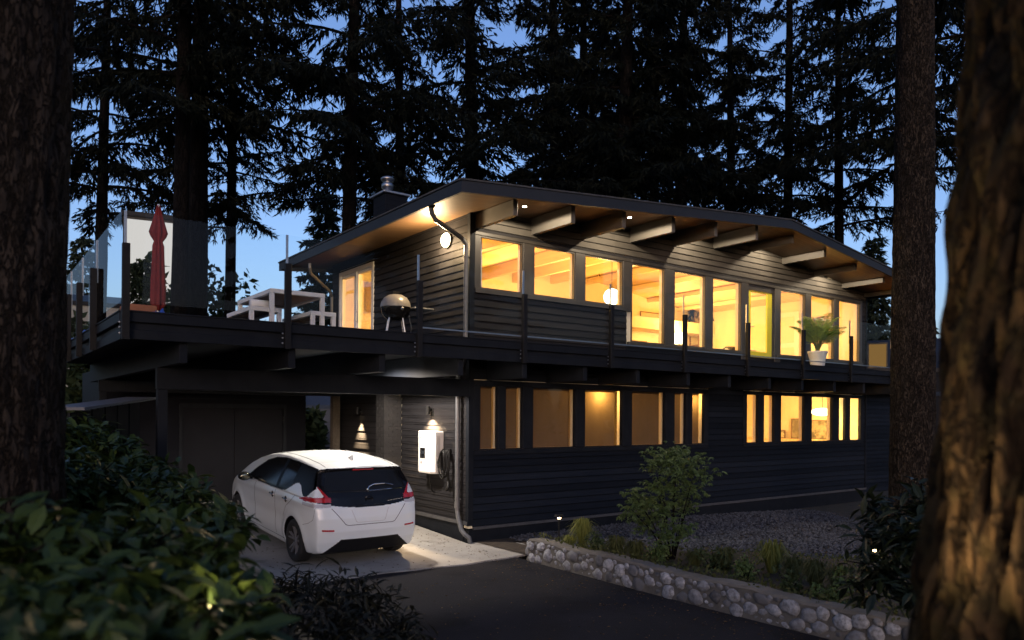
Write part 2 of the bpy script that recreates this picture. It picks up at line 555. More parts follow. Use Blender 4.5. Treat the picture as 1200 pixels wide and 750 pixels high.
mb = MB(); mb.box(7.25, 7.40, .155, DEPTH - .155, .46, 3.329); mb.build('partition_wall', M['plaster'], house)
mb = MB(); mb.box(.15, XR - .15, .15, DEPTH - .15, 3.33, ZD); mb.build('upper_floor', M['floorwood'], house)
mb = MB(); mb.box(.15, XR - .15, .15, DEPTH - .15, .3, .45); mb.build('lower_floor', M['floorwood'], house)
mb = MB(); mb.box(.15, XR - .15, .16, DEPTH - .16, 3.26, 3.327); mb.build('lower_ceiling', M['plaster'], house)

# ---- lapped boards outside
mb = MB()
pad = lambda hs, x, z: [(h[0] - x, h[1] + x, h[2] - z, h[3] + z) for h in hs]
band = [(.06, 6.596, 1.586, 2.917), (7.924, 13.436, 1.576, 2.917)]
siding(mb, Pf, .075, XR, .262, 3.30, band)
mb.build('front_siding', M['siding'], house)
mb = MB()
uband = [(.06, 3.93, 4.50, 5.597), (3.93, 13.356, 3.76, 5.597)]
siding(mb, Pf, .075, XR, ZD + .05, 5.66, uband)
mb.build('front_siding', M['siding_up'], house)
mb = MB()
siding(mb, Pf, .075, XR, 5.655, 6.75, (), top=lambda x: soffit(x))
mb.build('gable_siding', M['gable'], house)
mb = MB()
siding(mb, Ps, .06, DEPTH, ZD + .05, 6.0, pad(SIDE, .09, .09), top=lambda y: soffit(0))
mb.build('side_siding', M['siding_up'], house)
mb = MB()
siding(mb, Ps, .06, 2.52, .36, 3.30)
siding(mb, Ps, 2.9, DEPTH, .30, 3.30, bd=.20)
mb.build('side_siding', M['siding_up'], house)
# corner board, base trim, plinth
for q in ((-.03, .075, -.03, .06, .30, 3.31), (-.03, .075, -.03, .06, ZD, 5.93), (XR - .02, XR + .03, -.035, .06, .262, 3.31), (XR - .02, XR + .03, -.035, .06, ZD, 5.98)):
    mb = MB(); mb.box(*q); mb.build('corner_board', M['trim'], house)
for q in ((.08, XR + .03, -.045, 0, .225, .276), (-.045, 0, 0.002, 2.52, .31, .374)):
    mb = MB(); mb.box(*q); mb.build('base_trim', M['trimlight'], house)
mb = MB()
mb.box(.0, XR, -.012, .148, -.6, .224); mb.box(-.012, .146, .15, DEPTH, -.1, .309)
mb.build('plinth', M['trim'], house)

# ---- window casings
def casing(holes, z0, z1, xa, xb, m, sill, yb=-.034, name='window_casing', sd=.035):
    mb = MB()
    zt = max(h[3] for h in holes)
    mb.bbox(xa, xb, yb - .004, .06, zt, z1, .006)
    xs = [xa] + [e for h in holes for e in h[:2]] + [xb]
    for a, b in zip(xs[0::2], xs[1::2]):
        zl = min([h[2] for h in holes if abs(h[0] - b) < .01 or abs(h[1] - a) < .01])
        mb.bbox(a, b, yb, .06, zl, zt - .001, .006)
    mb.build(name, m, house)
    for a, b, zs in sill:
        mb = MB(); mb.bbox(a, b, yb - sd, .05, zs - .084, zs - .002, .003)
        mb.build('window_sill', m, house)


casing(UP[:3], 0, 5.60, .075, 4.0575, M['frame'], [(.075, 4.02, 4.575)])
casing(UP[3:6] + UP[6:7] + UP[7:], 0, 5.60, 4.0585 - .02 + .02, 13.36, M['frame'], [(3.95, 8.0, 3.855), (9.23, 13.36, 3.855)])
casing(LO[:7], 0, 2.92, .075, 6.60, M['trim'], [(.075, 6.60, 1.655)], sd=.004)
casing(LO[7:], 0, 2.92, 7.92, 13.44, M['trim'], [(7.92, 13.44, 1.645)], sd=.004)
mb = MB()      # curb boards under the tall panes
mb.box(3.93, 8.06, -.020, 0, ZD, 3.775); mb.box(9.18, 13.36, -.020, 0, ZD, 3.775)
mb.build('curb_panel', M['trim'], house)


def blindmat(name, c):
    m, t, p = nt(name)
    n = noise_fac(t, 5, 3, .2, .8, (1, 1, .3))
    cc = mixcol(t, n, c, tuple(x * .85 for x in c))
    t.links.new(cc, p.inputs['Base Color']); p.inputs['Roughness'].default_value = .9
    tl = t.nodes.new('ShaderNodeBsdfTranslucent'); t.links.new(cc, tl.inputs[0])
    mx = t.nodes.new('ShaderNodeMixShader'); mx.inputs[0].default_value = .6
    t.links.new(p.outputs[0], mx.inputs[1]); t.links.new(tl.outputs[0], mx.inputs[2])
    t.links.new(mx.outputs[0], t.nodes['Material Output'].inputs[0])
    return m


M['blind'] = blindmat('linen_roller_blind', (.24, .185, .12))


def window(h, m, blind=None, fw=.028, name='window', yy=(-.022, .05)):
    x0, x1, z0, z1 = h
    mb = MB()
    e = .0015
    mb.box(x0 + e, x0 + fw, yy[0], yy[1], z0, z1); mb.box(x1 - fw, x1 - e, yy[0], yy[1], z0, z1)
    mb.box(x0 + fw, x1 - fw, yy[0], yy[1], z0, z0 + fw); mb.box(x0 + fw, x1 - fw, yy[0], yy[1], z1 - fw, z1 - e)
    w = mb.build(name, m, house)
    mb = MB(); ym = (yy[0] + yy[1]) / 2 - .012
    mb.box(x0 + fw - .005, x1 - fw + .005, ym, ym + .006, z0 + fw - .005, z1 - fw + .005)
    mb.build('pane', M['pane'], w)
    if blind:
        mb = MB(); g = .02
        mb.add([(x0 + g, .126, z0 + .02), (x1 - blind, .126, z0 + .02), (x1 - blind, .126, z1 - .02), (x0 + g, .126, z1 - .02)], [(0, 1, 2, 3)])
        mb.tube([(x0 + g, .127, z1 - .03), (x1 - blind, .127, z1 - .03)], .02, 8)
        mb.build('blind', M['blind'], w)
    return w


for i, h in enumerate(UP):
    if i == 6: continue
    window(h, M['white'] if i in () else M['frame'])
BL = [.05, .05, .06, .10, .06, .05, .05]
for i, h in enumerate(LO):
    window(h, M['trim'], BL[i] if i < 7 else None, .02)
# yellow glazed door with dark transom
x0, x1, z0, z1 = UP[6]
mb = MB(); mb.box(x0 + .002, x1 - .002, 0, .10, 5.40, z1 - .001); mb.box(x0 + .002, x0 + .05, 0, .10, z0, 5.40); mb.box(x1 - .05, x1 - .002, 0, .10, z0, 5.40)
mb.build('door_frame', M['frame'], house)
mb = MB()
a, b = x0 + .055, x1 - .055
mb.bbox(a, a + .11, .02, .065, z0 + .02, 5.39, .004); mb.bbox(b - .20, b, .02, .065, z0 + .02, 5.39, .004)
mb.bbox(a + .11, b - .20, .02, .065, z0 + .02, z0 + .36, .004); mb.bbox(a + .11, b - .20, .02, .065, 5.36, 5.39, .004)
yd = mb.build('door', M['yellow'], house); yd['label'] = 'yellow painted glazed door'
mb = MB(); mb.box(a + .10, b - .19, .038, .046, z0 + .35, 5.37); mb.build('pane', M['pane'], yd)
mb = MB(); mb.tube([(a + .05, .02, 4.5), (a + .05, -.03, 4.5), (a + .16, -.03, 4.5)], .011, 8); mb.build('handle', M['steel'], yd)
# sliding door on the deck side
for k, (y0, y1, z0, z1) in enumerate(SIDE):
    mb = MB(); e = .002
    mb.box(-.01, .08, y0 + e, y0 + .06, z0, z1); mb.box(-.01, .08, y1 - .06, y1 - e, z0, z1)
    mb.box(-.01, .08, y0 + .06, y1 - .06, z0, z0 + .09); mb.box(-.01, .08, y0 + .06, y1 - .06, z1 - .07, z1 - e)
    d = mb.build('sliding_door', M['white'], house)
    mb = MB(); mb.box(.03, .036, y0 + .055, y1 - .055, z0 + .085, z1 - .065); mb.build('pane', M['pane'], d)
    if k == 0:
        mb = MB(); mb.tube([(-.01, y1 - .03, 4.4), (-.05, y1 - .03, 4.42), (-.05, y1 - .03, 4.62), (-.01, y1 - .03, 4.64)], .01, 8); mb.build('handle', M['steel'], d)
mb = MB()
mb.box(-.032, .0, SIDE[0][0] - .09, SIDE[0][0] - .002, ZD, 5.66); mb.box(-.032, 0, SIDE[1][1] + .002, SIDE[1][1] + .09, ZD, 5.66); mb.box(-.030, 0, SIDE[0][1] + .002, SIDE[1][0] - .002, ZD, 5.566)
mb.box(-.034, .0, SIDE[0][0], SIDE[1][1], 5.567, 5.66)
mb.build('door_casing', M['white'], house)

# ---- roof
mb = MB()
def slab(y0, y1, up, dn, xs):
    rings = []
    for x in xs:
        z = roof_top(x)
        rings.append([(x, y0, z + dn), (x, y1, z + dn), (x, y1, z + up), (x, y0, z + up)])
    return rings
mb.loft(slab(RY0 + .05, RY1 - .05, -.012, -.105, [EL_X + .05, 0, RIDGE_X, XR, ER_X - .05]), True)
roof = mb.build('roof', M['roofing'], house)
mb = MB(); mb.loft(slab(RY0 + .052, RY1 - .052, -.106, -.118, [EL_X + .052, 0, RIDGE_X, XR, ER_X - .052]), True)
mb.build('soffit_boards', M['soffit'], roof)
mb = MB(); mb.loft(slab(.16, DEPTH - .16, -.119, -.127, [.16, RIDGE_X, XR - .16]), True)
mb.build('ceiling_boards', M['ceilwood'], roof)
mb = MB()
for y0, y1 in ((RY0, RY0 + .045), (RY1 - .045, RY1)):
    mb.loft(slab(y0, y1, -.018, -.20, [EL_X, RIDGE_X, ER_X]), True)
for x0, x1 in ((EL_X, EL_X + .045), (ER_X - .045, ER_X)):
    z = roof_top((x0 + x1) / 2); mb.box(x0, x1, RY0 + .046, RY1 - .046, z - .20, z - .02)
mb.build('fascia', M['fascia'], roof)
mb = MB()      # metal drip edge, slightly paler
for y0, y1 in ((RY0 - .02, RY0 + .06), (RY1 - .06, RY1 + .02)):
    mb.loft(slab(y0, y1, .012, -.016, [EL_X - .02, RIDGE_X, ER_X + .02]), True)
for x0, x1 in ((EL_X - .02, EL_X + .06), (ER_X - .06, ER_X + .02)):
    z = roof_top((x0 + x1) / 2); mb.box(x0, x1, RY0 + .061, RY1 - .061, z - .014, z + .014)
mb.build('drip_edge', M['roofing'], roof)

BEAMS = [(.14, 5.645), (1.40, 5.72), (2.67, 5.835), (4.045, 5.955), (5.37, 6.07), (6.78, 6.20), (8.15, 6.32), (9.51, 6.18), (10.92, 6.03), (12.33, 5.87), (13.52, 5.74)]
for k, (x, zb) in enumerate(BEAMS):
    mb = MB()
    xc = x + (.02 if k else 0)
    zt = min(soffit(xc - .05), soffit(xc + .05)) - .012
    mb.bbox(xc - .05, xc + .05, -1.16, -.001, zb, zt, .006)
    mb.build('roof_beam', M['beam'], house)
    if 0 < k < 10:
        mb = MB(); mb.box(xc - .05, xc + .05, .151, DEPTH - .16, zb, zt - .02); mb.build('ceiling_beam', M['beamwood'], house)

# ---- downpipes
mb = MB()
r = .042
g = Vector((EL_X + .10, -.42, 5.70))
mb.tube([g + Vector((0, 0, .12)), g, g + Vector((.03, .02, -.06)), g + Vector((.12, .06, -.14)), Vector((-.20, -.02, 5.43)), Vector((-.10, .0, 5.34)), Vector((-.085, .015, 5.24)), Vector((-.085, .015, 4.4)), Vector((-.085, .015, ZD - .05))], r, 10)
mb.lathe([(.055, 0), (.075, .05), (.075, .07), (.04, .07)], (g.x, g.y, g.z + .04), 'z', 12)
for z in (5.1, 4.3): mb.lathe([(.047, 0), (.047, .03)], (-.085, .015, z), 'z', 10); mb.box(-.08, 0, .01, .02, z, z + .03)
mb.build('downpipe', M['pipe'], house)
mb = MB()
mb.tube([(-.09, .245, 2.98), (-.09, .245, 2.0), (-.09, .245, .62), (-.09, .235, .54), (-.10, .17, .40), (-.11, .06, .22), (-.09, -.02, .155), (-.04, -.08, .10), (-.02, -.09, .0)], r, 10)
mb.tube([(-.085, .015, ZD - .02), (-.085, .03, 3.3), (-.088, .20, 3.1), (-.09, .245, 2.98)], r, 10)
mb.lathe([(.05, 0), (.05, .12)], (-.09, .245, .60), 'z', 10)
for z in (2.6, 1.4, .75): mb.lathe([(.047, 0), (.047, .03)], (-.09, .245, z), 'z', 10); mb.box(-.08, 0, .24, .25, z, z + .03)
mb.build('downpipe', M['pipe'], house)
g2 = spot(363, 314, X=EL_X + .1)
mb = MB()
mb.tube([g2 + Vector((0, 0, .1)), g2, g2 + Vector((.05, .08, -.10)), Vector((-.2, 5.85, 5.25)), Vector((-.09, 5.95, 5.12)), Vector((-.09, 5.95, 4.4)), Vector((-.09, 5.95, ZD))], .036, 8)
mb.build('downpipe', M['pipe'], house)
# ---- chimney on the roof and the dark brick stack beside the carport
cx0, cx1, cy0, cy1 = .84, 1.42, 5.0, 5.65
mb = MB(); mb.bbox(cx0, cx1, cy0, cy1, 5.85, 7.60, .01)
ch = mb.build('chimney', M['siding'], house)
mb = MB(); mb.bbox(cx0 - .07, cx1 + .07, cy0 - .07, cy1 + .07, 7.602, 7.66, .012); mb.build('cap', M['metalcap'], ch)
mb = MB(); c = ((cx0 + cx1) / 2 - .12, (cy0 + cy1) / 2 - .1, 7.66)
mb.lathe([(.10, 0), (.10, .10), (.145, .13), (.15, .22), (.13, .24), (.09, .25), (.09, .29), (.15, .31), (.17, .36), (.12, .40), (.001, .41)], c, 'z', 18)
mb.build('cowl', M['steel'], ch, smooth=True)
mb = MB()
def brickwork(mb, x0, x1, y0, y1, z0, z1):
    mb.box(x0 + .006, x1 - .006, y0 + .006, y1 - .006, z0, z1)
    z = z0; row = 0
    while z + .06 < z1:
        for face in (0, 1):
            L0, L1 = (x0, x1) if face == 0 else (y0, y1)
            s = L0 - (.10 if row % 2 else 0)
            while s < L1 - .01:
                a, b = max(s, L0), min(s + .19, L1)
                if b - a > .02:
                    if face == 0: mb.box(a, b, y0, y0 + .05, z, z + .058)
                    else: mb.box(x0 - .001, x0 + .05, a + .001, b, z + .0005, z + .0575)
                s += .20
        z += .068; row += 1
brickwork(mb, -.405, .0, 2.525, 2.895, .0, 3.2)
mb.build('brick_stack', M['brick'], house)

# ================================================================== RIGHT WING (low, set back, mostly behind the big trunk)
wing = thing('house_wing', 'low dark board-clad wing set back beyond the right end of the facade', 'house wing', (13.9, 1.3, 0))
W0, W1 = 13.75, 20.0
mb = MB()
mb.box(W0, W1, 1.3, 1.45, -.6, 3.05); mb.box(W0, W0 + .15, 1.452, 6.5, -.6, 3.05); mb.box(W1 - .15, W1, 1.452, 6.5, -.6, 3.05); mb.box(W0 + .151, W1 - .151, 6.35, 6.5, -.6, 3.05)
mb.build('wall', M['trim'], wing)
mb = MB()
siding(mb, lambda u, n, z: (u, 1.3 - n, z), W0, W1, -.5, 3.05)
mb.build('siding', M['siding'], wing)
mb = MB(); mb.bbox(W0 - .1, W1 + .4, .9, 6.9, 3.06, 3.20, .01); mb.build('roof', M['fascia'], wing)

# ================================================================== NEIGHBOURS, far
M['pale_wall'] = mat('pale_stucco', (.55, .55, .50), .8, (.60, .60, .55), 2)
M['lit_window'] = emit('lit_window_far', (1, .55, .17), .10)
def far_house(label, c, w, d, h, yaw, rh, wallm, roofm, wins, litm):
    root = thing('neighbour_house', label, 'house', (c[0], c[1], 0))
    ca, sa = math.cos(yaw), math.sin(yaw)
    def T(a, b, z): return (c[0] + ca * a - sa * b, c[1] + sa * a + ca * b, z)
    z0 = -.3
    mb = MB(); mb.loft([[T(-w / 2, -d / 2, z), T(w / 2, -d / 2, z), T(w / 2, d / 2, z), T(-w / 2, d / 2, z)] for z in (z0, h)], True)
    mb.build('wall', wallm, root)
    mb = MB(); o = .06
    mb.loft([[T(x, -d / 2 - o, h), T(x, d / 2 + o, h), T(x, d / 2 + o, h + .15), T(x, 0, h + rh), T(x, -d / 2 - o, h + .15)] for x in (-w / 2 - o, w / 2 + o)], True)
    mb.build('roof', roofm, root)
    for (a0, a1, za, zb) in wins:
        mb = MB(); e = .06; y = -d / 2
        for q in ((a0 - e, a0, za - e, zb + e), (a1, a1 + e, za - e, zb + e), (a0, a1, zb, zb + e), (a0, a1, za - e, za)):
            mb.loft([[T(q[0], y - .05, z), T(q[1], y - .05, z), T(q[1], y + .02, z), T(q[0], y + .02, z)] for z in (q[2], q[3])], True)
        wn = mb.build('window', M['frame'], root)
        mb = MB(); mb.loft([[T(a0, y - .015, z), T(a1, y - .015, z), T(a1, y + .02, z), T(a0, y + .02, z)] for z in (za, zb)], True)
        mb.build('pane', litm, wn)
    return root
def facing(p):      # yaw so that the front looks back towards the drive
    return math.atan2(p.y - CAM[1], p.x - CAM[0]) - math.pi / 2
p = spot(1028, 486, D=34)
far_house('small distant house with one amber lit window right of the deck end', p, 6, 5, 4.2, facing(p), 1.6, M['trim'], M['fascia'], [(-.33, .33, 4.55 - 2.4 + 2.3 - .02, 5.40)], M['lit_window'])
p = spot(178, 486, D=27)
far_house('pale tall neighbouring house with a large bright window behind the red umbrella', p, 1.75, 6, 8.6, facing(p), .3, mat('dark_render', (.05, .055, .06), .7, (.06, .065, .07), 2), M['fascia'], [(-.80, .78, 4.2, 8.5)], emit('bright_window', (1, .95, .93), .30))
p = spot(92, 486, D=30)
far_house('low pale green neighbouring house behind the side railing', p, 3.2, 6, 6.2, facing(p), .8, M['pale_wall'], M['fascia'], [(-.6, .3, 4.2, 5.5)], emit('dim_green_window', (.62, .75, .6), .06))
p = spot(372, 486, D=34)
far_house('small grey-roofed house seen through the back of the carport', p, 6, 5, 2.5, facing(p), 1.3, mat('grey_blue_wall', (.16, .18, .22), .8, (.2, .22, .26), 3), mat('blue_grey_shingles', (.07, .10, .15), .8, (.09, .12, .18), 10), [(.6, 1.4, 1.2, 2.3)], emit('dark_window', (.5, .6, .8), .02))
# ================================================================== DECK with carport frame
DX0, DX1 = -5.80, 15.2
DY0 = -1.2
DYB = 6.9
deck = thing('raised_deck', 'dark raised timber deck on beams over the carport with clear glass railing', 'deck', (-5.1, 0, 0))
mb = MB()
y = DY0 + .05
while y < -.06:
    mb.box(DX0 + .05, DX1, y, y + .135, ZD - .03, ZD); y += .14
y = -.02
while y < DYB:
    mb.box(DX0 + .05, -.02, y, y + .135, ZD - .03, ZD); y += .14
mb.build('decking', M['trim'], deck)
def rim(x0, x1, y0, y1, horizontal=True):
    mb = MB()
    if horizontal:
        mb.bbox(x0, x1, y0, y0 + .045, ZD - .135, ZD - .012, .006)       # upper board
        mb.bbox(x0 + .0, x1, y0 + .05, y0 + .09, ZD - .25, ZD - .137, .004)
        mb.bbox(x0, x1, y0 + .012, y0 + .055, ZD - .345, ZD - .225, .006)  # lower board
        mb.box(x0, x1, y0 - .012, y0 + .05, ZD - .0118, ZD + .004)
    else:
        mb.bbox(x0, x0 + .045, y0, y1, ZD - .135, ZD - .012, .006)
        mb.bbox(x0 + .05, x0 + .09, y0, y1, ZD - .25, ZD - .137, .004)
        mb.bbox(x0 + .012, x0 + .055, y0, y1, ZD - .345, ZD - .225, .006)
        mb.box(x0 - .012, x0 + .05, y0, y1, ZD - .0118, ZD + .004)
    return mb
rim(DX0, DX1, DY0, 0).build('rim_board', M['trim'], deck)
rim(DX0, 0, DY0 + .10, DYB, False).build('rim_board', M['trim'], deck)
JX = [-5.07, -3.66, -2.28, -.893, .40, 1.79, 3.16, 4.62, 5.955, 7.40, 8.70, 10.1, 11.5, 12.9]
for k, x in enumerate(JX):
    mb = MB(); mb.bbox(x - .05, x + .05, DY0 + .10, (-.03 if x > 0 else DYB - .1), 2.925, 3.30, .006)
    mb.build('joist', M['trim'], deck)
mb = MB(); mb.box(DX0 + .1, -.035, DY0 + .11, DYB - .1, 3.305, ZD - .032); mb.build('deck_underside', M['trim'], deck)
mb = MB(); mb.bbox(-5.17, -.03, -.06, .06, 2.62, 2.922, .006); mb.build('header_beam', M['trim'], deck)
mb = MB(); mb.bbox(-5.17, -.15, 5.2, 5.3, 2.70, 2.922, .006); mb.build('header_beam', M['trim'], deck)
mb = MB(); mb.bbox(-5.16, -5.03, -.065, .065, -.05, 2.618, .008); mb.build('column', M['trim'], deck)
mb = MB(); mb.bbox(-5.16, -5.03, 5.19, 5.31, -.05, 2.698, .008); mb.build('column', M['trim'], deck)
mb = MB(); mb.bbox(-.30, -.12, 5.34, 5.52, .0, 2.92, .012); mb.build('column', barkmat('rough_timber_post', (.10, .085, .07), (.17, .15, .13), None, 5, .5, 40), deck)

def post(x, y, face):
    """post clamped to the rim: dark lower half, slim steel clamp above"""
    mb = MB()
    mb.bbox(x - .042, x + .042, y - .034, y + .034, ZD - .36, ZD + .80, .004)
    p = mb.build('railing_post', M['postblack'], deck)
    mb = MB()
    q = {'f': (0, .045), 's': (.045, 0), 'c': (.04, .04)}[face]
    mb.box(x + q[0] - .014, x + q[0] + .014, y + q[1] - .012, y + q[1] + .012, ZD + .60, ZD + 1.20)
    mb.build('clamp', M['steel'], p)
    mb = MB()
    for dx in (-.06,) if face == 'f' else ():
        for dz in (-.15, -.21, -.28):
            mb.lathe([(.001, -.014), (.012, -.012), (.012, 0)], (x + dx, y - .0 + .03 - (.0 if dz < -.0 else 0), ZD + dz), 'y', 8)
    if mb.n: mb.build('bolts', M['steel'], p)


PX = [-3.772, -1.732, .284, 2.308, 4.343, 6.404, 8.513, 10.61, 12.7, 14.8]
for x in PX: post(x, DY0 - .036, 'f')
post(DX0 + .045, DY0 - .036, 'f')
PYL = [.81, 2.31, 3.75, 5.2, 6.6]
for y in PYL: post(DX0 - .036, y, 's')
def pane_front(a, b):
    mb = MB(); mb.box(a + .012, b - .012, DY0 + .005, DY0 + .017, ZD + .10, ZD + 1.20); mb.build('glass_panel', M['railglass'], deck)
def rail_front(a, b):
    mb = MB(); mb.box(a + .03, b - .03, DY0 - .008, DY0 + .03, ZD + .085, ZD + .105); mb.build('bottom_rail', M['steel'], deck)
xs = [DX0 + .045] + PX
for k, (a, b) in enumerate(zip(xs[:-1], xs[1:])):
    pane_front(a, b)
    if k >= 2: rail_front(a, b)
ys = [DY0] + PYL
for a, b in zip(ys[:-1], ys[1:]):
    mb = MB(); mb.box(DX0 + .005, DX0 + .017, a + .03, b - .012, ZD + .10, ZD + 1.20); mb.build('glass_panel', M['railglass'], deck)

# ---- carport store behind
store = thing('garage', 'dark board-clad store at the back of the carport with wide door', 'garage', (-2.5, 6.1, .3))
mb = MB()
mb.box(-5.0, -3.45, 6.0, 6.12, .1, 3.2); mb.box(-1.26, -.715, 6.0, 6.12, .1, 3.2); mb.box(-3.449, -1.261, 6.0, 6.12, 2.42, 3.2)
mb.box(-5.0, -4.88, 6.121, 9, .1, 3.2); mb.box(-.835, -.715, 6.121, 9, .1, 3.2); mb.box(-4.879, -.836, 8.9, 9, .1, 3.2)
mb.build('wall', M['trim'], store)
mb = MB()
siding(mb, lambda u, n, z: (u, 6.0 - n, z), -5.0, -.715, .2, 3.2, [(-3.53, -1.18, 0, 2.50)], bd=.16)
mb.build('siding', mat('black_stained_boards', (.0055, .0064, .0100), .65, (.0075, .0086, .0130), 3, .2, 40, spec=.05), store)
mb = MB()
mb.bbox(-3.45, -2.365, 6.01, 6.05, .30, 2.40, .004); mb.bbox(-2.355, -1.26, 6.01, 6.05, .30, 2.40, .004)
gd = mb.build('door', mat('charcoal_flush_door', (.0095, .0105, .0145), .6, (.012, .013, .0175), 3, .1, 30, spec=.05), store)
mb = MB()
for x in (-3.47, -1.24):
    for z in (.6, 1.35, 2.15): mb.box(x - .015, x + .015, 5.985, 6.008, z - .07, z + .07)
mb.build('hinge', M['steel'], gd)
mb = MB(); mb.box(-3.53, -3.455, 5.975, 6.0, .25, 2.48); mb.box(-1.255, -1.18, 5.975, 6.0, .25, 2.48); mb.box(-3.454, -1.256, 5.975, 6.0, 2.405, 2.48)
mb.build('door_frame', M['trim'], store)

# ---- board fence with metal cap at the left of the carport
pa, pb = spot(82, 479, D=9.3), spot(164, 466.5, D=11.2)
fence = thing('board_fence', 'dark vertical board fence with pale metal capping left of the carport', 'fence', (pa.x, pa.y, 0))
d = (pb - pa); d.z = 0; L = d.length; d.normalize(); nrm = Vector((d.y, -d.x, 0))
mb = MB()
nb = int(L / .16)
for i in range(nb):
    t0 = L * i / nb; t1 = L * (i + 1) / nb - .012
    q0 = pa + d * t0; q1 = pa + d * t1; off = nrm * (.012 * (i % 2))
    ztop = pa.z + (pb.z - pa.z) * i / nb - .05
    v = [q0 + off, q1 + off, q1 - nrm * .03 + off, q0 - nrm * .03 + off]
    mb.loft([[(p.x, p.y, -.1) for p in v], [(p.x, p.y, ztop) for p in v]], True)
mb.build('boards', M['trim'], fence)
mb = MB(); mb.bar(pa - d * .1, pb + d * .06, .46, .035); mb.build('capping', mat('blue_grey_flashing', (.085, .095, .12), .5, (.11, .12, .145), 6, spec=.3), fence)

# ---- wall lamps
def wall_lamp(y, z, label):
    root = thing('wall_lamp', label, 'wall lamp', (-.02, y, z), 'down-shining wall lamps of the carport')
    mb = MB(); mb.bbox(-.035, -.02, y - .05, y + .05, z - .02, z + .12, .004); mb.bbox(-.07, -.035, y - .02, y + .02, z + .03, z + .07, .003); mb.build('bracket', M['black'], root)
    mb = MB(); mb.lathe([(.001, .16), (.040, .16), (.045, .15), (.045, .0), (.036, .0), (.036, .05), (.001, .05)], (-.115, y, z), 'z', 18); mb.build('shade', M['black'], root, smooth=False)
    mb = MB(); mb.lathe([(.001, .02), (.034, .02), (.034, .03)], (-.115, y, z), 'z', 14); mb.build('lens', M['glow'], root)
    return root
wl1 = wall_lamp(1.27, 2.29, 'small black cylinder lamp on the wall above the white charger')
wl2 = wall_lamp(4.42, 2.29, 'small black cylinder lamp deep in the carport throwing a scalloped beam')
# ---- globe lamp under the eave
globe = thing('wall_lamp', 'round glowing bulkhead lamp on the deck wall under the eave', 'wall lamp', (-.02, .74, 5.55))
mb = MB(); mb.lathe([(.001, -.022), (.15, -.022), (.15, -.05), (.135, -.055)], (0, .74, 5.55), 'x', 24); mb.build('base', M['black'], globe)
mb = MB(); mb.lathe([(.135, -.055), (.13, -.085), (.10, -.115), (.05, -.128), (.001, -.13)], (0, .74, 5.55), 'x', 24); mb.build('diffuser', emit('eave_lamp_glow', (1, .76, .45), 8), globe, smooth=True)
# ---- soffit downlights
CANX = [.62, 3.22, 5.68, 8.45, 11.24]
CL = ['recessed soffit light nearest the front roof corner', 'recessed soffit light in the third bay from the roof corner', 'recessed soffit light in the fifth bay from the roof corner', 'recessed soffit light just right of the roof ridge', 'recessed soffit light nearest the right end of the roof']
cans = []
for x, lb in zip(CANX, CL):
    z = soffit(x) - .012
    cy_ = -.78 if x < 4 else -.55
    r = thing('ceiling_light', lb, 'ceiling light', (x, cy_, z), 'recessed lights under the roof overhang')
    mb = MB(); mb.lathe([(.035, -.004), (.05, -.008), (.05, .0), (.001, .0)], (x, cy_, z), 'z', 18); mb.build('rim', M['white'], r)
    mb = MB(); mb.lathe([(.001, -.005), (.034, -.005)], (x, cy_, z), 'z', 16); mb.build('lens', M['glowwhite'], r)
    cans.append(r)

# ---- flush light between the joists over the charger
cl_ = thing('ceiling_light', 'round flush light between the joists under the deck, above the charging box', 'ceiling light', (-1.60, .90, 3.30))
mb = MB(); mb.lathe([(.001, -.004), (.11, -.004), (.11, -.035), (.10, -.04)], (-1.60, .90, 3.304), 'z', 22); mb.build('base', M['white'], cl_)
mb = MB(); mb.lathe([(.10, -.04), (.09, -.055), (.05, -.064), (.001, -.066)], (-1.60, .90, 3.304), 'z', 22); mb.build('diffuser', emit('flush_light_glow', (1, .82, .62), 6), cl_, smooth=True)
# ---- charging station on the wall
cy0, cy1, cz0, cz1 = .70, 1.46, 1.18, 1.98
chg = thing('charging_station', 'white wall-mounted car charging box with small dark display', 'charger', (0, 1.08, cz0))
mb = MB()
yc = 1.12; hw = .285; dp = .26
out = [(-.022, yc - hw), (-dp + .06, yc - hw), (-dp, yc - hw + .10), (-dp, yc + hw - .03), (-dp + .03, yc + hw), (-.022, yc + hw)]
rings = []
for z, s in ((cz0, .93), (cz0 + .03, .99), (cz0 + .05, 1), (cz1 - .05, 1), (cz1 - .02, .985), (cz1, .93)):
    rings.append([(-.022 + (a + .022) * s, yc + (b - yc) * s, z) for a, b in out])
mb.loft(rings, True)
M['chwhite'] = mat('white_powder_coat', (.80, .80, .79), .35, (.78, .78, .77), 5)
mb.build('body', M['chwhite'], chg, bevel=.008)
mb = MB(); mb.bbox(-dp - .004, -dp + .004, yc + .0, yc + .19, 1.46, 1.66, .003); ds = mb.build('display', M['blackgloss'], chg)
mb = MB()
for k, (yy, zz, w, h) in enumerate([(yc + .135, 1.60, .02, .018), (yc + .135, 1.55, .02, .018), (yc + .06, 1.575, .035, .03), (yc + .12, 1.50, .012, .012), (yc + .06, 1.50, .012, .012)]):
    mb.box(-dp - .0065, -dp - .0045, yy - w, yy + w, zz - h, zz + h)
mb.build('icons', emit('display_icons', (.6, .62, .65), .05), ds)
mb = MB()      # small round mark and faint maker's line
mb.lathe([(.001, -dp - .003), (.03, -dp - .003), (.03, -dp + .001)], (0, yc + .14, 1.38), 'x', 5)
mb.box(-dp - .003, -dp + .001, yc + .12, yc + .19, 1.845, 1.865)
mb.build('logo', mat('grey_print', (.25, .22, .22), .5), chg)
mb = MB()
for k in range(7): mb.box(-.11 - .012 * k, -.105 - .012 * k, yc - hw - .004, yc - hw + .004, 1.5, 1.9)
mb.build('vent', mat('pale_grey_plastic', (.5, .5, .5), .5), chg)
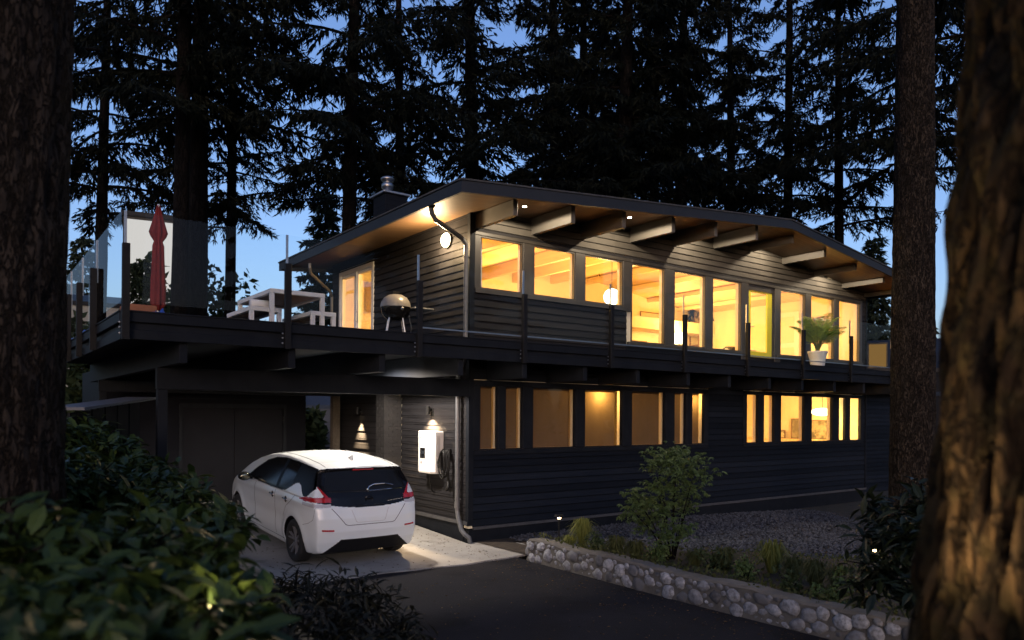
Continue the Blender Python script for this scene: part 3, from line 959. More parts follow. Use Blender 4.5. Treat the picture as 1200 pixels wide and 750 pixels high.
cab = thing('charging_cable', 'black charging cable hung in loops beside the white charger', 'cable', (-.10, .62, 1.6))
mb = MB()
mb.bbox(-.06, -.02, .56, .66, 1.50, 1.66, .006); mb.tube([(-.05, .61, 1.62), (-.15, .61, 1.62), (-.17, .61, 1.66)], .016, 8)
mb.build('hook', M['black'], cab)
mb = MB()
rr = random.Random(5)
pts = [(-.16, .80, 1.30), (-.19, .77, 1.40), (-.18, .70, 1.58), (-.14, .62, 1.65)]
for loop in range(5):
    dpp = .42 + .13 * rr.random(); ww = .075 + .04 * rr.random(); xo = -.10 - .02 * loop
    for k in range(1, 13):
        a = 2 * math.pi * k / 12
        pts.append((xo - .01 * math.sin(a * 2 + loop), .60 + ww * math.sin(a) + .01 * loop, 1.645 - dpp * (1 - math.cos(a)) / 2))
pts += [(-.10, .55, 1.5), (-.09, .55, 1.25), (-.11, .52, 1.05)]
mb.tube(pts, .013, 7); mb.build('cord', M['black'], cab, smooth=True)
mb = MB(); mb.tube([(-.11, .52, 1.07), (-.12, .50, .96), (-.17, .50, .90)], [.03, .035, .028], 10); mb.build('connector', M['black'], cab, smooth=True)
mb = MB(); mb.tube([(-.12, 1.15, 1.19), (-.12, 1.16, 1.0), (-.08, 1.17, .85), (-.03, 1.17, .8)], .012, 8)
tag(mb.build('supply_conduit', M['black'], None), 'short black conduit dropping from the underside of the charger', 'conduit')
# ================================================================== CAR (local axes: x right, y forward, z up; origin under the rear axle)
def smax(a, b, k): return (a + b + np.sqrt((a - b) ** 2 + k * k)) / 2
PROF = np.array([(-.60, .20), (-.735, .24), (-.79, .40), (-.815, .55), (-.80, .74), (-.765, .885), (-.74, .93), (-.70, 1.03), (-.585, 1.22), (-.465, 1.405), (-.50, 1.435), (-.47, 1.462),
                 (-.2, 1.507), (.25, 1.538), (.8, 1.552), (1.2, 1.545), (1.6, 1.50), (1.95, 1.405), (2.4, 1.20), (2.80, 1.035), (3.10, .965), (3.38, .87), (3.55, .76), (3.64, .60), (3.65, .40), (3.60, .22), (3.3, .16), (0, .16)])


def sdpoly(P, y, z):
    n = len(P); d = np.full(y.shape, 1e9); inside = np.zeros(y.shape, bool)
    for i in range(n):
        a = P[i]; b = P[(i + 1) % n]
        ey, ez = b[0] - a[0], b[1] - a[1]
        wy, wz = y - a[0], z - a[1]
        t = np.clip((wy * ey + wz * ez) / (ey * ey + ez * ez), 0, 1)
        d = np.minimum(d, (wy - ey * t) ** 2 + (wz - ez * t) ** 2)
        c = ((a[1] > z) != (b[1] > z)) & (y < (b[0] - a[0]) * (z - a[1]) / (b[1] - a[1] + 1e-12) + a[0])
        inside ^= c
    d = np.sqrt(d)
    return np.where(inside, -d, d)


def inpoly(P, y, z): return sdpoly(np.array(P), y, z) < 0


def halfw(y, z):
    w = .893 - .055 * np.clip((.42 - z) / .26, 0, 1) ** 1.6 - .018 * ((z - .72) / .35) ** 2 * (z < 1.0)
    w = w + .012 * np.exp(-((z - .915) / .055) ** 2) - .012 * np.exp(-((z - .60) / .10) ** 2) * np.clip((y - .2) / .4, 0, 1) * np.clip((2.4 - y) / .4, 0, 1)
    u = .035 * np.log1p(np.exp(np.clip((z - 1.0) / .035, -30, 30)))
    w = w - .36 * u - .18 * u * u
    # flared arches
    for ya in (0, 2.7):
        r = np.hypot(y - ya, z - .33); w = w + .014 * np.exp(-((r - .40) / .07) ** 2)
    t = np.clip((-y - .02) / .8, 0, 1.2); w = w - .105 * t ** 2.0
    t = np.clip((y - 2.2) / 1.4, 0, 1.2); w = w - .17 * t ** 2.2
    return w


def fcar(x, y, z):
    ax = np.abs(x)
    rearb = np.clip((.8 - y) / .8, 0, 1); frontb = np.clip((y - 2.2) / .8, 0, 1)
    ye = y - .125 * (ax / .88) ** 4.0 * rearb + .34 * (ax / .88) ** 2.6 * frontb
    ze = z + .045 * (ax / .7) ** 2.4 * np.clip((z - 1.2) / .25, 0, 1)
    g1 = sdpoly(PROF, ye, ze)
    g2 = ax - halfw(y, z)
    return smax(g1, g2, .022)


def project(P):
    q = np.stack([np.zeros(len(P)), np.clip(P[:, 1], .1, 2.6), np.full(len(P), .76)], 1)
    lo = np.zeros(len(P)); hi = np.ones(len(P))
    for _ in range(17):
        m = (lo + hi) / 2; X = q + (P - q) * m[:, None]
        ins = fcar(X[:, 0], X[:, 1], X[:, 2]) < 0
        lo = np.where(ins, m, lo); hi = np.where(ins, hi, m)
    return q + (P - q) * ((lo + hi) / 2)[:, None]


def car_surface(step):
    X0, X1, Y0, Y1, Z0, Z1 = -1.0, 1.0, -1.05, 3.9, .08, 1.66
    Vs, Fs = [], []; n = 0
    def grid(f, na, nb):
        nonlocal n
        a = np.linspace(0, 1, na + 1); b = np.linspace(0, 1, nb + 1)
        A, B = np.meshgrid(a, b, indexing='ij')
        P = f(A.ravel(), B.ravel()); Vs.append(P)
        i = np.arange(na)[:, None] * (nb + 1) + np.arange(nb)[None]
        i = i.ravel()
        Fs.append(np.stack([i, i + 1, i + nb + 2, i + nb + 1], 1) + n); n += len(P)
    ly, lx, lz = int(4.95 / step), int(2 / step), int(1.58 / step)
    c = lambda a, v: np.full_like(a, v)
    grid(lambda a, b: np.stack([c(a, X0), Y0 + (Y1 - Y0) * a, Z0 + (Z1 - Z0) * b], 1), ly, lz)
    grid(lambda a, b: np.stack([c(a, X1), Y0 + (Y1 - Y0) * a, Z0 + (Z1 - Z0) * b], 1), ly, lz)
    grid(lambda a, b: np.stack([X0 + (X1 - X0) * a, c(a, Y0), Z0 + (Z1 - Z0) * b], 1), lx, lz)
    grid(lambda a, b: np.stack([X0 + (X1 - X0) * a, c(a, Y1), Z0 + (Z1 - Z0) * b], 1), lx // 2, lz // 2)
    grid(lambda a, b: np.stack([X0 + (X1 - X0) * a, Y0 + (Y1 - Y0) * b, c(a, Z1)], 1), lx, ly)
    grid(lambda a, b: np.stack([X0 + (X1 - X0) * a, Y0 + (Y1 - Y0) * b, c(a, Z0)], 1), lx // 3, ly // 3)
    P = project(np.concatenate(Vs)); F = np.concatenate(Fs)
    # weld seams
    key = np.round(P / 2e-4).astype(np.int64)
    _, idx, inv = np.unique(key, axis=0, return_index=True, return_inverse=True)
    inv = inv.ravel()
    return P[idx], inv[F]


def rear_y(x, z):
    lo, hi = np.array([-1.2]), np.array([.5])
    for _ in range(24):
        m = (lo + hi) / 2
        if fcar(np.array([x]), m, np.array([z]))[0] < 0: hi = m
        else: lo = m
    return float(hi[0])


def side_x(y, z, s=-1):
    lo, hi = 0.0, 1.2
    for _ in range(24):
        m = (lo + hi) / 2
        if fcar(np.array([m]), np.array([y]), np.array([z]))[0] < 0: lo = m
        else: hi = m
    return s * lo


def roof_z(x, y):
    lo, hi = .8, 1.8
    for _ in range(24):
        m = (lo + hi) / 2
        if fcar(np.array([x]), np.array([y]), np.array([m]))[0] < 0: lo = m
        else: hi = m
    return lo


M['carwhite'] = mat('pearl_white_paint', (.85, .91, .92), .25, coat=.7)
M['carglass'] = mat('dark_tinted_glass', (.012, .013, .014), .10, spec=.2)
M['carblack'] = mat('piano_black_trim', (.008, .008, .009), .14, spec=.3)
M['pillar'] = mat('satin_black_trim', (.008, .008, .009), .4, spec=.25)
M['tail'] = mat('red_lens', (.45, .012, .015), .12, coat=.5)
M['tail'].node_tree.nodes['Principled BSDF'].inputs['Emission Color'].default_value = (1, .03, .03, 1)
M['tail'].node_tree.nodes['Principled BSDF'].inputs['Emission Strength'].default_value = 0
M['clearlens'] = mat('clear_lens', (.55, .55, .57), .15, coat=.5)
M['chrome'] = mat('chrome', (.75, .75, .77), .12, metal=1)
M['tyre'] = mat('tyre_rubber', (.015, .015, .015), .85, (.022, .022, .022), 20)
M['rim'] = mat('machined_alloy', (.26, .26, .275), .35, metal=.4)
M['rimdark'] = mat('black_alloy', (.02, .02, .022), .4)

SLOPE = .055
CARX, CARY = -2.30, .08
car = local_thing('parked_car', 'white electric hatchback parked under the deck with its rear towards the drive', 'car', (CARX, CARY, SLOPE * CARY + .006), rot=(math.atan(SLOPE) * .95, 0, rad(.6)))
car.scale = (1.025, 1.025, 1.03)
P, F = car_surface(.013)
C = P[F].mean(1)
e1 = P[F[:, 2]] - P[F[:, 0]]; e2 = P[F[:, 3]] - P[F[:, 1]]
N = np.cross(e1, e2); N /= np.linalg.norm(N, axis=1)[:, None] + 1e-12
out = C - np.stack([np.zeros(len(C)), np.clip(C[:, 1], .1, 2.6), np.full(len(C), .76)], 1)
flip = (N * out).sum(1) < 0
N[flip] *= -1; F[flip] = F[flip][:, ::-1]
ax = np.abs(C[:, 0]); y = C[:, 1]; z = C[:, 2]
arch = np.zeros(len(C), bool)
for ya in (0, 2.70):
    arch |= (np.hypot(y - ya, (z - .325)) < .362) & (ax > .55) & (z < .80)
side = np.abs(N[:, 0]) > .45
DLO = [(2.16, 1.045), (1.60, 1.015), (1.0, 1.005), (.55, 1.010), (.36, 1.03), (.20, 1.10), (.08, 1.165), (-.03, 1.185), (-.13, 1.16), (-.30, 1.03), (-.40, 1.02), (-.62, 1.22), (-.40, 1.425), (-.1, 1.445), (.4, 1.468), (.9, 1.472), (1.25, 1.445), (1.55, 1.375), (1.90, 1.205)]
win = side & inpoly(DLO, y, z) & (z > .99)
zlow = .885 + .075 * (ax / .75) ** 2.2
hatch = (N[:, 1] < -.25) & (y < -.25) & (z > zlow) & (N[:, 2] < .80) & (z < 1.435)
xin = .575 + np.clip((z - .985) / .20, 0, 1) * .165
quarter = (ax > xin + .05 * np.clip((1.20 - z) / .2, 0, 1)) & (z < 1.19) & ~win & (y > -.64)
hatch &= ~quarter
wsc = (y > 1.7) & (N[:, 2] > .25) & (N[:, 1] > .3) & (z > 1.06) & (ax < .62 + .0 * z)
diff = (N[:, 1] < .2) & (y < -.35) & (z < .435 - .16 * np.clip((ax - .46) / .2, 0, 2)) & (ax < .70)
# lamps on the rear corners
ll_h = (y < -.20) & (y > -1) & (ax > .595) & (np.abs(z - (.985 + .02 * np.clip((-.2 - y) / .3, 0, 1))) < .032 * np.clip((-.15 - y) / .25, 0, 1) + .002)
xo = xin + .055 * np.clip((1.19 - z) / .19, 0, 1) + .010
ll_v = (N[:, 1] < -.15) & (ax > xin - .005) & (ax < xo) & (z > 1.0) & (z < 1.185)
red = (ll_h | ll_v) & (y < -.18)
clear = (y < -.33) & (ax > .60) & (z < .950) & (z > .905) & ~diff
spoil_under = (y < -.40) & (z > 1.385) & (z < 1.44) & (N[:, 2] < .3)
for side_sign, nm in ((-1, 'tail_light'), (1, 'tail_light')):
    pass
def sub(mask, name, m, push=0.0, parent=None, smooth=True):
    f = F[mask]
    if len(f) == 0: return None
    u, inv = np.unique(f, return_inverse=True)
    V = P[u].copy()
    if push:
        acc = np.zeros_like(P); 
        for k in range(4): np.add.at(acc, F[:, k], N)
        nn = acc[u]; nn /= np.linalg.norm(nn, axis=1)[:, None] + 1e-12
        V += nn * push
    mb = MB(); mb.addnp(V, inv.reshape(f.shape))
    return mb.build(name, m, parent or car, smooth=smooth, fixn=False)
lampm = red | clear
rearglass = hatch & ~lampm & (z > 1.11 + .015 * (ax / .6) ** 2) & (z < 1.40) & (ax < .70 - .30 * np.clip((z - 1.03), 0, 1))
tailpanel = hatch & ~lampm & ~rearglass
black = (diff) & ~arch
body = ~(arch | win | hatch | lampm | black | wsc)
sub(body, 'body', M['carwhite'])
gl = win & ~arch & ~hatch & ~lampm
pillar = (y < .20) | ((y > .70) & (y < .80)) | (np.abs(sdpoly(np.array(DLO), y, z)) < .012)
for s in (-1, 1):
    sub(gl & ~pillar & (C[:, 0] * s > 0), 'side_window', M['carglass'], -.006)
    sub(gl & pillar & (C[:, 0] * s > 0), 'pillar_trim', M['pillar'], -.003)
rg = sub(rearglass, 'rear_window', M['carglass'], -.004)
sub(tailpanel & ~win, 'tailgate_panel', M['carblack'], .001)
sub(wsc & ~win & ~lampm & ~hatch, 'windscreen', M['carglass'], -.004)
sub(black, 'rear_diffuser', M['black'], -.004)
for s in (-1, 1):
    o = sub(red & (C[:, 0] * s > 0), 'tail_light', M['tail'], .005)
    sub(clear & ~red & (C[:, 0] * s > 0), 'lens', M['clearlens'], .004, parent=o)


def ribbon(pts, w, m, name, push=.003, axis='z'):
    """thin strip lying on the bodywork along a list of surface points with normals"""
    mb = MB(); rings = []
    mb.tube([Vector(p) for p in pts], w, 6)
    return mb.build(name, m, car)


M['gap'] = mat('panel_gap', (.02, .02, .021), .8)
def rear_line(pts2, r=.0035, n=10):
    out = []
    for (xa, za), (xb, zb) in zip(pts2[:-1], pts2[1:]):
        for k in range(n):
            t = k / n; x = xa + (xb - xa) * t; zz = za + (zb - za) * t
            out.append((x, rear_y(x, zz) + .0005, zz))
    x, zz = pts2[-1]; out.append((x, rear_y(x, zz) + .0005, zz))
    return out
def side_line(pts2, n=10, s=-1):
    out = []
    for (ya, za), (yb, zb) in zip(pts2[:-1], pts2[1:]):
        for k in range(n):
            t = k / n; yy = ya + (yb - ya) * t; zz = za + (zb - za) * t
            out.append((side_x(yy, zz, s) - s * .0005, yy, zz))
    yy, zz = pts2[-1]; out.append((side_x(yy, zz, s) - s * .0005, yy, zz))
    return out
# tailgate outline below the black panel
mb = MB()
mb.tube(rear_line([(-.60, .89), (-.52, .80), (-.40, .655), (-.36, .64), (.36, .64), (.40, .655), (.52, .80), (.60, .89)]), .0045, 6)
for s in (-1, 1):
    mb.tube(side_line([(1.72, .99), (1.75, .80), (1.72, .40), (1.69, .30)], s=s), .0035, 5)
    mb.tube(side_line([(.78, .985), (.77, .70), (.76, .30)], s=s), .0035, 5)
    mb.tube(side_line([(-.02, 1.0), (.10, .90), (.30, .80), (.42, .62)], s=s), .0030, 5)
    mb.tube(side_line([(2.35, .27), (.42, .27)], s=s), .004, 5)
    mb.tube(side_line([(-.36, .62), (-.50, .66), (-.62, .72), (-.66, .90)], s=s), .0025, 5)
mb.tube([(x, yy, roof_z(x, yy) + .0005) for x, yy in [(-.56, -.38 + .08 * k) for k in range(24)]], .004, 5)
mb.tube([(x, yy, roof_z(x, yy) + .0005) for x, yy in [(.56, -.38 + .08 * k) for k in range(24)]], .004, 5)
mb.build('panel_gap', M['gap'], car)
# plate recess (edge shade drawn as a thin grey line), chrome strip, emblem, reflectors, stop lamp, wiper
mb = MB()
mb.tube(rear_line([(-.30, .86), (-.235, .69), (-.21, .675), (.21, .675), (.235, .69), (.30, .86)]), .004, 6)
mb.build('recess_shade_line', mat('white_paint_shade', (.60, .60, .60), .4), car)
mb = MB()
mb.tube([Vector(p) + Vector((0, -.006, 0)) for p in rear_line([(-.30, .905), (-.16, .918), (-.06, .915)])], .007, 6)
mb.tube([Vector(p) + Vector((0, -.006, 0)) for p in rear_line([(.06, .915), (.16, .918), (.30, .905)])], .007, 6)
mb.tube([Vector(p) + Vector((0, -.004, 0)) for p in rear_line([(-.60, 1.12), (0, 1.105), (.60, 1.12)])], .010, 6)
mb.build('chrome_strip', M['chrome'], car)
mb = MB(); yy = rear_y(0, 1.0)
mb.lathe([(.046, -.012), (.055, -.016), (.062, -.012), (.055, -.004)], (0, yy, 1.0), 'y', 22); mb.box(-.066, .066, yy - .016, yy - .006, .99, 1.01)
mb.build('emblem', M['carblack'], car)
mb = MB()
xx = .30
for k, wd in enumerate((.045, .05, .05, .04, .05, .045)):       # small chrome lettering, unreadable at this distance
    mb.tube([Vector(p) + Vector((0, -.004, 0)) for p in rear_line([(xx, .955 + .004 * k), (xx + wd * .8, .958 + .004 * k)], n=2)], .006, 5); xx += wd
mb.build('lettering', M['chrome'], car)
for s in (-1, 1):
    mb = MB()
    mb.tube([Vector(p) + Vector((0, -.003, 0)) for p in rear_line([(s * .575, .575), (s * .66, .577), (s * .745, .583)])], .013, 8)
    mb.build('reflector', M['tail'], car)
mb = MB(); mb.tube([Vector(p) + Vector((0, -.006, 0)) for p in rear_line([(-.17, 1.408), (0, 1.412), (.17, 1.408)])], .014, 8); mb.build('stop_lamp', M['tail'], car)
mb = MB()
mb.tube([Vector(p) + Vector((0, -.018, .008)) for p in rear_line([(.0, 1.12), (.03, 1.16), (.12, 1.19), (.30, 1.195), (.44, 1.165)], n=5)], .010, 6)
mb.lathe([(.001, -.03), (.028, -.025), (.03, 0)], (0, rear_y(0, 1.12), 1.12), 'y', 12)
mb.build('rear_wiper', M['chrome'], car)
# shark-fin aerial, handles, mirrors
mb = MB(); zf = roof_z(0, .0)
mb.loft([[(-.028, -.10, zf - .01), (.028, -.10, zf - .01), (.012, .10, zf - .006), (-.012, .10, zf - .006)], [(-.010, -.11, zf + .035), (.010, -.11, zf + .035), (.007, .0, zf + .03), (-.007, .0, zf + .03)], [(-.004, -.12, zf + .065), (.004, -.12, zf + .065), (.003, -.075, zf + .06), (-.003, -.075, zf + .06)]], True)
mb.build('aerial', M['clearlens'], car, smooth=False)
for s in (-1, 1):
    for ya in (.86 + .02, .30):
        x = side_x(ya, .90, s)
        mb = MB(); mb.tube([(x - s * .005, ya - .10, .905), (x + s * .022, ya - .07, .908), (x + s * .026, ya, .91), (x + s * .022, ya + .07, .91), (x - s * .005, ya + .10, .908)], .013, 8)
        h = mb.build('door_handle', M['chrome'], car, smooth=True)
        mb = MB(); mb.lathe([(.001, s * .003), (.045, s * .002), (.05, 0)], (x, ya - .0, .90), 'x', 14); mb.build('cup', M['black'], h)
    x = side_x(1.88, 1.02, s)
    mb = MB()
    mb.ball((x + s * .13, 1.93, 1.06), .11, .075, .075, 16, 10)
    mb.bar((x - s * .01, 1.93, 1.02), (x + s * .06, 1.93, 1.03), .05, .03)
    mm = mb.build('wing_mirror', M['black'], car, smooth=True)
    mb = MB(); mb.ball((x + s * .135, 1.872, 1.06), .088, .022, .058, 16, 10); mb.build('mirror_glass', mat('mirror', (.35, .34, .25), .15, metal=1), mm, smooth=True)
# underbody and wheel wells
mb = MB(); mb.box(-.66, .66, -.55, 3.3, .19, .55); mb.box(-.80, .80, .40, 2.3, .19, .45)
for ya in (0, 2.7): mb.box(-.60, .60, ya - .42, ya + .42, .30, .80)
mb.build('underbody', M['black'], car)
mb = MB()
for ya in (0, 2.7):
    for s in (-1, 1):
        ring0, ring1 = [], []
        for k in range(15):
            a = math.pi * k / 14
            ring0.append((s * .60, ya + .375 * math.cos(a), .325 + .375 * math.sin(a))); ring1.append((s * .865, ya + .372 * math.cos(a), .325 + .372 * math.sin(a)))
        mb.loft([ring0, ring1], cap=False, close=False)
mb.build('wheel_arch', M['black'], car)
# wheels
def wheel_meshes():
    t = MB(); prof = [(.205, -.09), (.26, -.104), (.295, -.103), (.312, -.092), (.318, -.07), (.319, 0), (.318, .07), (.312, .092), (.295, .103), (.26, .104), (.205, .09), (.205, -.09)]
    t.lathe(prof, (0, 0, 0), 'x', 44)
    for k in range(3):
        pass
    r = MB(); r.lathe([(.215, .092), (.222, .085), (.212, .07), (.205, .02), (.205, -.09)], (0, 0, 0), 'x', 44)
    r.lathe([(.001, .062), (.028, .066), (.034, .058), (.06, .05), (.06, .0)], (0, 0, 0), 'x', 20)
    for k in range(5):
        a = 2 * math.pi * k / 5 + .3
        for da, w in ((-.17, .010), (.17, .010)):
            p0 = Vector((.055, .05 * math.cos(a + da), .05 * math.sin(a + da)))
            p1 = Vector((.082, .213 * math.cos(a + da * 1.15), .213 * math.sin(a + da * 1.15)))
            r.bar(p0, p1, w * 2.0, .03, up=(1, 0, 0))
    d = MB(); d.lathe([(.001, .01), (.19, .015), (.206, .03)], (0, 0, 0), 'x', 30)
    for k in range(5):
        a = 2 * math.pi * k / 5 + .3
        d.bar((.045, .05 * math.cos(a), .05 * math.sin(a)), (.062, .205 * math.cos(a), .205 * math.sin(a)), .06, .02, up=(1, 0, 0))
    return t, r, d
for ya in (0, 2.70):
    for s in (-1, 1):
        t, r, d = wheel_meshes()
        Tm = np.array([s, 1, 1.0]); off = np.array([s * .775, ya, .319])
        for q in (t, r, d): q.V = [v * Tm + off for v in q.V]
        w = t.build('wheel', M['tyre'], car, smooth=True)
        r.build('rim', M['rim'], w); d.build('rim_face', M['rimdark'], w)
# ================================================================== ON THE DECK
# kettle grill on a cart
gx, gy = -.78, 1.35
grill = thing('barbecue', 'dark kettle barbecue with a pale domed lid on the deck below the eave lamp', 'barbecue', (gx, gy, ZD))
mb = MB(); mb.lathe([(.001, .52), (.10, .52), (.19, .56), (.255, .64), (.275, .74), (.28, .76)], (gx, gy, ZD), 'z', 28); mb.build('bowl', M['blackgloss'], grill, smooth=True)
mb = MB(); mb.lathe([(.285, .765), (.285, .785), (.268, .86), (.215, .945), (.13, .995), (.05, 1.01), (.001, 1.012)], (gx, gy, ZD), 'z', 28)
mb.build('lid', mat('pale_enamel_lid', (.20, .19, .18), .3), grill, smooth=True)
mb = MB(); mb.tube([(gx - .07, gy - .02, ZD + 1.0), (gx - .06, gy - .02, ZD + 1.05), (gx + .06, gy - .02, ZD + 1.05), (gx + .07, gy - .02, ZD + 1.0)], .011, 6); mb.build('handle', M['black'], grill)
mb = MB(); mb.bbox(gx + .29, gx + .72, gy - .2, gy + .2, ZD + .755, ZD + .785, .006); mb.build('side_shelf', M['metalcap'], grill)
mb = MB(); mb.tube([(gx - .02, gy - .285, ZD + .72), (gx - .01, gy - .31, ZD + .70)], .03, 10); mb.tube([(gx + .15, gy - .25, ZD + .60), (gx + .22, gy - .22, ZD + .35), (gx + .2, gy - .1, ZD + .1)], .010, 6); mb.build('gas_hose', M['steel'], grill)
for a in (0.4, 1.97, 3.54, 5.1):
    mb = MB(); mb.tube([(gx + .17 * math.cos(a), gy + .17 * math.sin(a), ZD + .58), (gx + .30 * math.cos(a), gy + .28 * math.sin(a), ZD)], .017, 7); mb.build('leg', M['steel'], grill)

# white framed outdoor furniture
M['frwhite'] = mat('white_aluminium', (.62, .63, .66), .45, (.58, .59, .62), 6)
M['slat'] = mat('brown_slats', (.17, .10, .065), .6, (.22, .13, .085), 6)
M['cushion'] = mat('white_cushion', (.70, .71, .74), .9, (.64, .65, .68), 8, .3, 40)
def frame_table(label, x0, x1, y0, y1, zt, name, cat, t=.07):
    root = thing(name, label, cat, ((x0 + x1) / 2, (y0 + y1) / 2, ZD), 'white framed garden furniture on the deck')
    mb = MB()
    for a, b, c, d in ((x0, x1, y0, y0 + t), (x0, x1, y1 - t, y1)): mb.bbox(a, b, c, d, zt - t, zt, .005)
    for a, b, c, d in ((x0, x0 + t, y0 + t, y1 - t), (x1 - t, x1, y0 + t, y1 - t)): mb.bbox(a, b, c, d, zt - t, zt, .005)
    mb.build('frame', M['frwhite'], root)
    mb = MB(); y = y0 + t
    while y < y1 - t - .02: mb.box(x0 + t, x1 - t, y + .004, min(y + .085, y1 - t), zt - .045, zt - .02); y += .09
    mb.build('table_top' if cat == 'table' else 'seat', M['slat'], root)
    for a in (x0 + .001, x1 - t - .001):
        for b in (y0 + .001, y1 - t - .001):
            mb = MB(); mb.bbox(a, a + t - .002, b, b + t - .002, ZD, zt - t - .0005, .004); mb.build('leg', M['frwhite'], root)
    return root
c1 = spot(317, 337.5, Z=4.30); c2 = spot(381, 344, Y=c1.y); c3 = spot(285, 357, X=c1.x)
frame_table('tall white framed slatted table standing on the deck', c1.x, c2.x, c1.y, c1.y + 1.75, 4.30, 'garden_table', 'table')
c1 = spot(293, 358, Z=4.03); c2 = spot(327, 361, Y=c1.y)
s1 = frame_table('low white framed sofa with a rolled white cushion left of the tall table', c1.x, c2.x + .05, c1.y, c1.y + 1.3, 4.03, 'garden_sofa', 'sofa')
mb = MB(); mb.tube([(c1.x + .08, c1.y + .25, 4.10), (c2.x - .02, c1.y + .25, 4.10)], .075, 12); mb.build('cushion', M['cushion'], s1, smooth=True)
c1 = spot(365, 364, Z=4.0); c2 = spot(394, 367.5, Y=c1.y)
frame_table('low white framed sofa right of the tall table with no cushion', c1.x, c2.x, c1.y, c1.y + 1.4, 4.0, 'garden_sofa', 'sofa')

# closed red umbrella
u = spot(185, 362, Y=1.4); ux, uy = u.x, u.y
um = thing('garden_umbrella', 'closed dark red patio umbrella standing at the left end of the deck', 'umbrella', (ux, uy, ZD))
mb = MB(); mb.tube([(ux, uy, ZD), (ux, uy, ZD + 2.0)], .02, 10); mb.build('pole', M['steel'], um)
mb = MB(); rings = []
prof = [(.07, .35), (.13, .45), (.125, .8), (.105, 1.15), (.10, 1.35), (.075, 1.42), (.135, 1.50), (.16, 1.56), (.12, 1.68), (.06, 1.86), (.03, 1.98)]
for r, h in prof:
    r *= .68
    rings.append([(ux + r * (1 + .28 * math.cos(8 * a)) * math.cos(a), uy + r * (1 + .28 * math.cos(8 * a)) * math.sin(a), ZD + h) for a in [2 * math.pi * k / 40 for k in range(40)]])
mb.loft(rings, True); mb.build('canopy', mat('dark_red_canvas', (.16, .007, .009), .85, (.11, .005, .007), 5, .3, 60), um, smooth=True)
mb = MB(); mb.bbox(ux - .03, ux + .42, uy - .25, uy + .25, ZD, ZD + .12, .01); mb.build('base', mat('red_brown_base', (.16, .03, .03), .6), um)
# planter box and blue tarpaulin
p = spot(162, 362, Y=.6)
mb = MB(); mb.bbox(p.x - .20, p.x + .22, p.y - .15, p.y + .25, ZD, ZD + .30, .012)
single(mb, 'planter_box', mat('rusty_brown_box', (.20, .075, .035), .7, (.26, .10, .05), 6, .2, 20), 'rust-brown box on the deck at the foot of the red umbrella', 'box', (p.x, p.y, ZD))
def cloth(name, label, x0, x1, y0, y1, h, m, seed):
    mb = MB(); n = 26; V = []
    for i in range(n + 1):
        for j in range(n + 1):
            a, b = i / n, j / n
            x = x0 + (x1 - x0) * a; y = y0 + (y1 - y0) * b
            e = min(a, 1 - a, b, 1 - b) * 2
            z = ZD + .008 + h * (e ** .6) * (.7 + .5 * mnoise.noise(Vector((a * 5 + seed, b * 5, seed))) + .25 * mnoise.noise(Vector((a * 13, b * 13 + seed, 0))))
            V.append((x, y, max(z, ZD + .008)))
    F = [(i * (n + 1) + j, (i + 1) * (n + 1) + j, (i + 1) * (n + 1) + j + 1, i * (n + 1) + j + 1) for i in range(n) for j in range(n)]
    F.append(tuple([i * (n + 1) for i in range(n + 1)] + [n * (n + 1) + j for j in range(1, n + 1)] + [i * (n + 1) + n for i in range(n - 1, -1, -1)] + [j for j in range(n - 1, 0, -1)]))
    mb.add(V, F)
    return single(mb, name, m, label, 'tarpaulin', ((x0 + x1) / 2, (y0 + y1) / 2, ZD), smooth=True)
M['blue'] = mat('blue_tarpaulin', (.02, .06, .32), .45, (.03, .09, .42), 4)
cloth('tarpaulin', 'crumpled blue tarpaulin along the left edge of the deck behind the side railing', -5.72, -5.15, 2.2, 5.6, .36, M['blue'], 3)
p = spot(180, 365, Y=.3)
cloth('tarpaulin', 'small folded blue tarpaulin beside the red umbrella base', p.x - .12, p.x + .32, .1, .7, .30, M['blue'], 8)

# potted palm
pp = spot(958, 427, Y=-.80)
px_, py_ = pp.x, -.80
palm = thing('potted_palm', 'leafy green palm in a white pot on the deck outside the glass', 'potted plant', (px_, py_, ZD))
mb = MB(); mb.lathe([(.001, .0), (.16, .0), (.185, .18), (.225, .34), (.235, .36), (.235, .40), (.215, .40), (.20, .34), (.001, .34)], (px_, py_, ZD), 'z', 26); mb.build('pot', M['white'], palm, smooth=False)
mb = MB(); lf = MB(); rr = random.Random(3)
for k in range(27):
    a = 2 * math.pi * k / 27 * 2.4 + rr.random(); reach = .22 + .42 * rr.random(); hgt = .70 + .70 * rr.random()
    pts = []
    for i in range(9):
        t = i / 8
        pts.append(Vector((px_ + math.cos(a) * (.03 + reach * t ** 1.6), py_ + math.sin(a) * (.03 + reach * t ** 1.6), ZD + .36 + hgt * (t - .30 * t ** 3.2) )))
    mb.tube(pts, [.010 - .008 * i / 8 for i in range(9)], 5)
    for i in range(1, 46):
        t = .30 + .70 * i / 46; f = t * 8; j = min(int(f), 7); q = pts[j].lerp(pts[j + 1], f - j)
        tg = (pts[j + 1] - pts[j]).normalized(); sd = tg.cross(Vector((0, 0, 1))).normalized()
        L = .22 * math.sin(math.pi * min(1, .12 + .88 * t)) + .07
        for s in (-1, 1):
            d = (sd * s * .8 + tg * .6 + Vector((0, 0, -.30 - .25 * rr.random()))).normalized()
            tip = q + d * L; nrm = d.cross(tg).normalized() * 0 + tg * .007
            lf.add([q, q + d * L * .4 + nrm, tip, q + d * L * .4 - nrm], [(0, 1, 2, 3)])
mb.build('stem', mat('palm_stem', (.10, .13, .03), .6), palm)
lf.build('fronds', leafmat('palm_leaf', (.16, .26, .04), (.28, .38, .07), .4, .35), palm, fixn=False)

